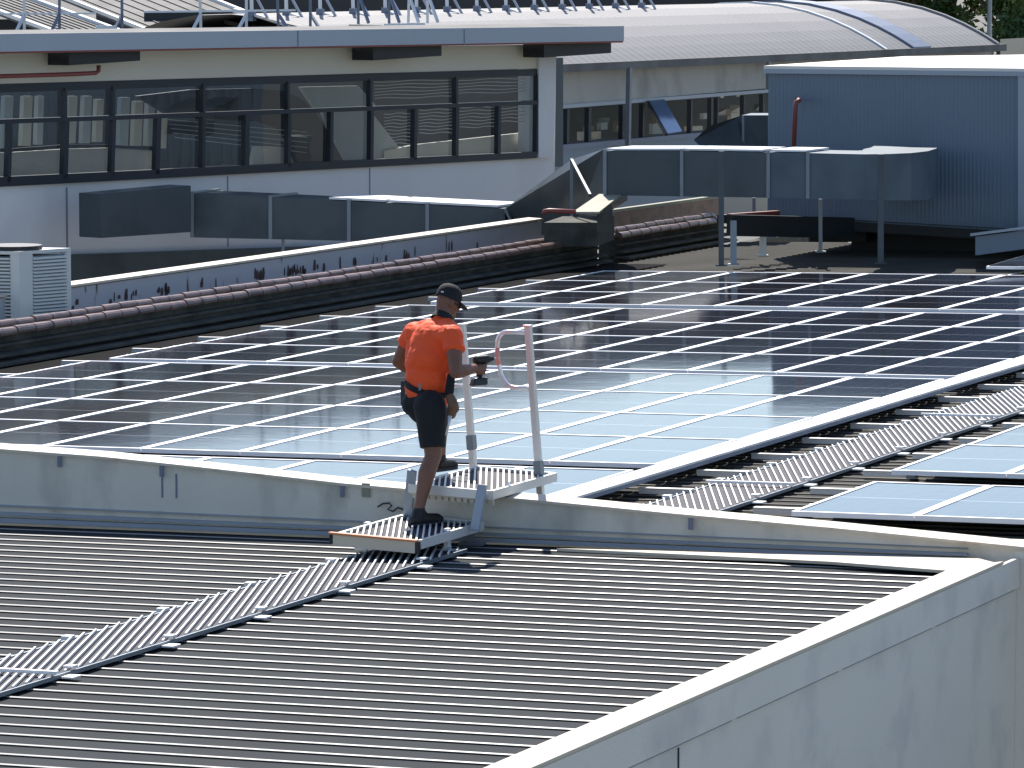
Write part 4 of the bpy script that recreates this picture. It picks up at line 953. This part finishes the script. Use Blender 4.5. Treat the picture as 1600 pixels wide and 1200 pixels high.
# lower shirt tail under the belt
m = MB()
def ring(c, rx, ry, n=26, tilt=0, dr=Vector((0, 0, 0))):
    return [c+RT*math.cos(2*math.pi*i/n)*rx+FAC*math.sin(2*math.pi*i/n)*ry+Z*(tilt*math.cos(2*math.pi*i/n)) for i in range(n)]
bc = J(667, 607, 31.43)
r1 = ring(bc+Z*.02, .158, .132, tilt=-.042); r2 = ring(bc-Z*.032-FAC*.005, .172, .150, tilt=-.05); 
r2 = [p-Z*max(0, (p-bc).normalized().dot((-FAC+RT*.8).normalized()))*.085 for p in r2]; r3 = [p*1-Z*.004+(bc-p).normalized()*.012 for p in r2]; n = 26
m.v = r1+r2+r3; m.f = [(i, (i+1) % n, n+(i+1) % n, n+i) for i in range(n)]+[(n+i, n+(i+1) % n, 2*n+(i+1) % n, 2*n+i) for i in range(n)]
m.build('shirt_tail', 'shirt', person, smooth=True)
m = MB()
for i in range(n):
    a_, b_ = ring(bc+Z*.004, .168, .142, tilt=-.045)[i], ring(bc+Z*.004, .168, .142, tilt=-.045)[(i+1) % n]; m.bar(a_, b_+(b_-a_)*.08, .012, .042, Z)
belt = m.build('tool_belt', 'navy', person)
sub(MB().box(J(654, 610, 31.20), Vector((.016, 0, 0)), Vector((0, .02, 0)), Z*.05).build('buckle', 'galv_post', person), belt)
sub(MB().hexa([J(626, 633, 31.6), J(633, 634, 31.5), J(633, 634, 31.65), J(626, 633, 31.7)], [J(626, 595, 31.6), J(633, 596, 31.5), J(633, 596, 31.65), J(626, 595, 31.7)]).build('pouch', 'navy', person, bevel=.008), belt)
sub(MB().cap(J(705, 588, 31.30), .03, J(702, 612, 31.28), .035).build('holster', 'navy', person, smooth=True), belt)
m = MB(); m.cap(J(704, 622, 31.24), .036, J(708, 632, 31.22), .042); m.cap(J(708, 634, 31.24), .04, J(706, 648, 31.24), .032); m.ell(J(714, 637, 31.25), ((.018, 0, 0), (0, .04, 0), (0, 0, .035)))
rem(sub(m.build('tool_pouch', 'leather', person), belt), .007, 2)
tag(MB().tube([J(703, 650, 31.18), J(701, 664, 31.16), J(697, 680, 31.16)], [.017, .008, .010], 8).build('hand_tool', 'alu', smooth=True), 'small metal hand tool hanging from the leather belt pouch', 'hand tool')
# collar
m = MB()
for zz, rr_, w2 in ((0, .074, .03),):
    n = 20; cn = nk-Z*.02; UPn = (hd-nk).normalized(); X_ = RT; Y_ = UPn.cross(X_).normalized()
    ro = [[cn+UPn*h+X_*math.cos(2*math.pi*i/n)*r_+Y_*math.sin(2*math.pi*i/n)*r_ for i in range(n)] for h, r_ in ((-.01, .088), (.04, .073), (.045, .067), (-.01, .078))]
    m.v = sum(ro, []); m.f = [(j*n+i, j*n+(i+1) % n, (j+1)*n+(i+1) % n, (j+1)*n+i) for j in range(3) for i in range(n)]
m.build('collar', 'navy', person, smooth=True)
# shorts
m = MB()
m.ell(pel-Z*.02-FAC*.015, (RT*.155, FAC*.125, Z*.11), 18, 12); m.cap(pel+Z*.0, .128, pel-Z*.03, .13, 16)
tR = hipR.lerp(knR, .84); m.cap(hipR-FAC*.01, .122, hipR.lerp(knR, .5), .106, 16); m.tube([hipR.lerp(knR, .3), tR], [.11, .096], 16)
m.ell(J(652, 630, 31.44), (RT*.115, FAC*.125, Z*.105)); m.ell(J(662, 640, 31.40), (RT*.12, FAC*.12, Z*.11))
tL = hipL.lerp(knL, .93); m.cap(hipL, .115, hipL.lerp(knL, .5), .10, 16); m.tube([hipL.lerp(knL, .3), tL], [.105, .09], 16); m.cap(knL.lerp(hipL, .1), .082, knL.lerp(anL, .12), .08)
rem(m.build('shorts', 'navy', person), .009, 3, .015)
# cap
m = MB(); cc_ = hd+HU*.012
n = 20; rings = []
for k, (h, rr_) in enumerate(((-.012, 1.0), (.03, .99), (.06, .90), (.085, .70), (.100, .38), (.105, .06))):
    rings.append([cc_+HU*(h+.012)+HR*math.cos(2*math.pi*i/n)*.085*rr_+HF*(math.sin(2*math.pi*i/n)*.103*rr_-.004) for i in range(n)])
m.v = sum(rings, []); m.f = [(j*n+i, j*n+(i+1) % n, (j+1)*n+(i+1) % n, (j+1)*n+i) for j in range(5) for i in range(n)]+[tuple(5*n+i for i in range(n))]
cap_ = m.build('cap', 'navy', person, smooth=True)
m = MB(); br_pts = []
for i in range(9):
    a = math.pi*(i/8); br_pts.append(cc_+HR*math.cos(a)*.078+HF*(.075+math.sin(a)*.098)-HU*(.003+.022*math.sin(a)))
m.prism(br_pts+[cc_-HR*.078+HF*.06-HU*.0, cc_+HR*.078+HF*.06-HU*.0], HU*.006); sub(m.build('visor', 'navy', person), cap_)
sub(MB().box(J(689, 457, 31.455), Vector((.020, -.003, 0)), Vector((0, .006, 0)), Z*.008).build('badge', 'white_mark', person), cap_)
m = MB()
for sg in (-1, 1): m.bar(hd+HR*.078*sg+HF*.0-HU*.005, hd+HR*.066*sg+HF*.085-HU*.01, .004, .008, HU)
m.ell(hd+HR*.03+HF*.092-HU*.012, (HR*.026, HF*.006, HU*.016)); m.ell(hd-HR*.03+HF*.092-HU*.012, (HR*.026, HF*.006, HU*.016)); m.build('sunglasses', 'black', person, smooth=True)
# shoes
def shoe(an, heel, toe, zs):
    d = Vector((toe.x-heel.x, toe.y-heel.y, 0)).normalized(); h = Vector((heel.x, heel.y, zs)); t_ = Vector((toe.x, toe.y, zs)); sd_ = d.cross(Z); ln_ = (t_-h).length
    m = MB(); m.cap(h+d*.045+Z*.052, .044, h+d*.11+Z*.055, .047); m.cap(h+d*.10+Z*.052, .046, t_-d*.055+Z*.040, .038); m.ell(t_-d*.06+Z*.036, (d*.062, sd_*.046, Z*.034)); m.cap(h+d*.055+Z*.06, .045, Vector((an.x, an.y, zs+.115)), .047); m.ell(h+d*.12+Z*.09, (d*.05, sd_*.022, Z*.028))
    o = rem(m.build('shoe', 'shoe', person), .007, 2)
    m = MB(); pts = []
    for i in range(22):
        a = 2*math.pi*i/22; w_ = .044+.006*math.cos(a); pts.append(h+d*(ln_/2+math.cos(a)*ln_*.5)+sd_*math.copysign(abs(math.sin(a))**.7, math.sin(a))*w_+Z*.0)
    sub(m.prism(pts, Z*.024).build('sole', 'sole', person), o)
shoe(anR, J(642, 815, 31.05), J(691, 817, 31.30), J(660, 823, 31.12).z+.004)
shoe(anL, J(676, 735, 32.30), J(713, 733, 32.55), J(690, 736, 32.4).z+.002)
# cordless drill in the right hand
dr = thing('cordless_drill', 'black cordless drill with battery pack held in the right hand of the person', 'drill', G0_)
m = MB(); top = G0_-GA*.075; m.tube([top-FD*.075, top-FD*.055, top+FD*.03, top+FD*.05], [.022, .034, .034, .030], 14); m.build('motor_housing', 'tool_plastic', dr, smooth=False, bevel=.004)
MB().tube([top+FD*.05, top+FD*.062, top+FD*.088], [.025, .023, .014], 12).build('chuck', 'black', dr)
MB().tube([top+FD*.088, top+FD*.115], [.004, .004], 8).build('bit', 'galv_post', dr)
MB().bar(G0_-GA*.06, G0_+GA*.06, .036, .044, FD).build('grip', 'tool_plastic', dr, bevel=.01)
b0_ = G0_+GA*.062
bat = MB().hexa([b0_-FD*.045-SD*.036, b0_+FD*.06-SD*.036, b0_+FD*.06+SD*.036, b0_-FD*.045+SD*.036], [q+GA*.062+FD*.004 for q in (b0_-FD*.055-SD*.040, b0_+FD*.07-SD*.040, b0_+FD*.07+SD*.040, b0_-FD*.055+SD*.040)]).build('battery', 'tool_teal', dr, bevel=.012)

# the figure and the things it carries stand at their real size on the two decks
KS = 33.05/31.1
for o in (person, dr, bpy.data.objects['hand_tool']):
    o.location = C0+(Vector(o.location)-pf)*KS+(pf-C0)*KS
    o.scale = (KS, KS, KS)
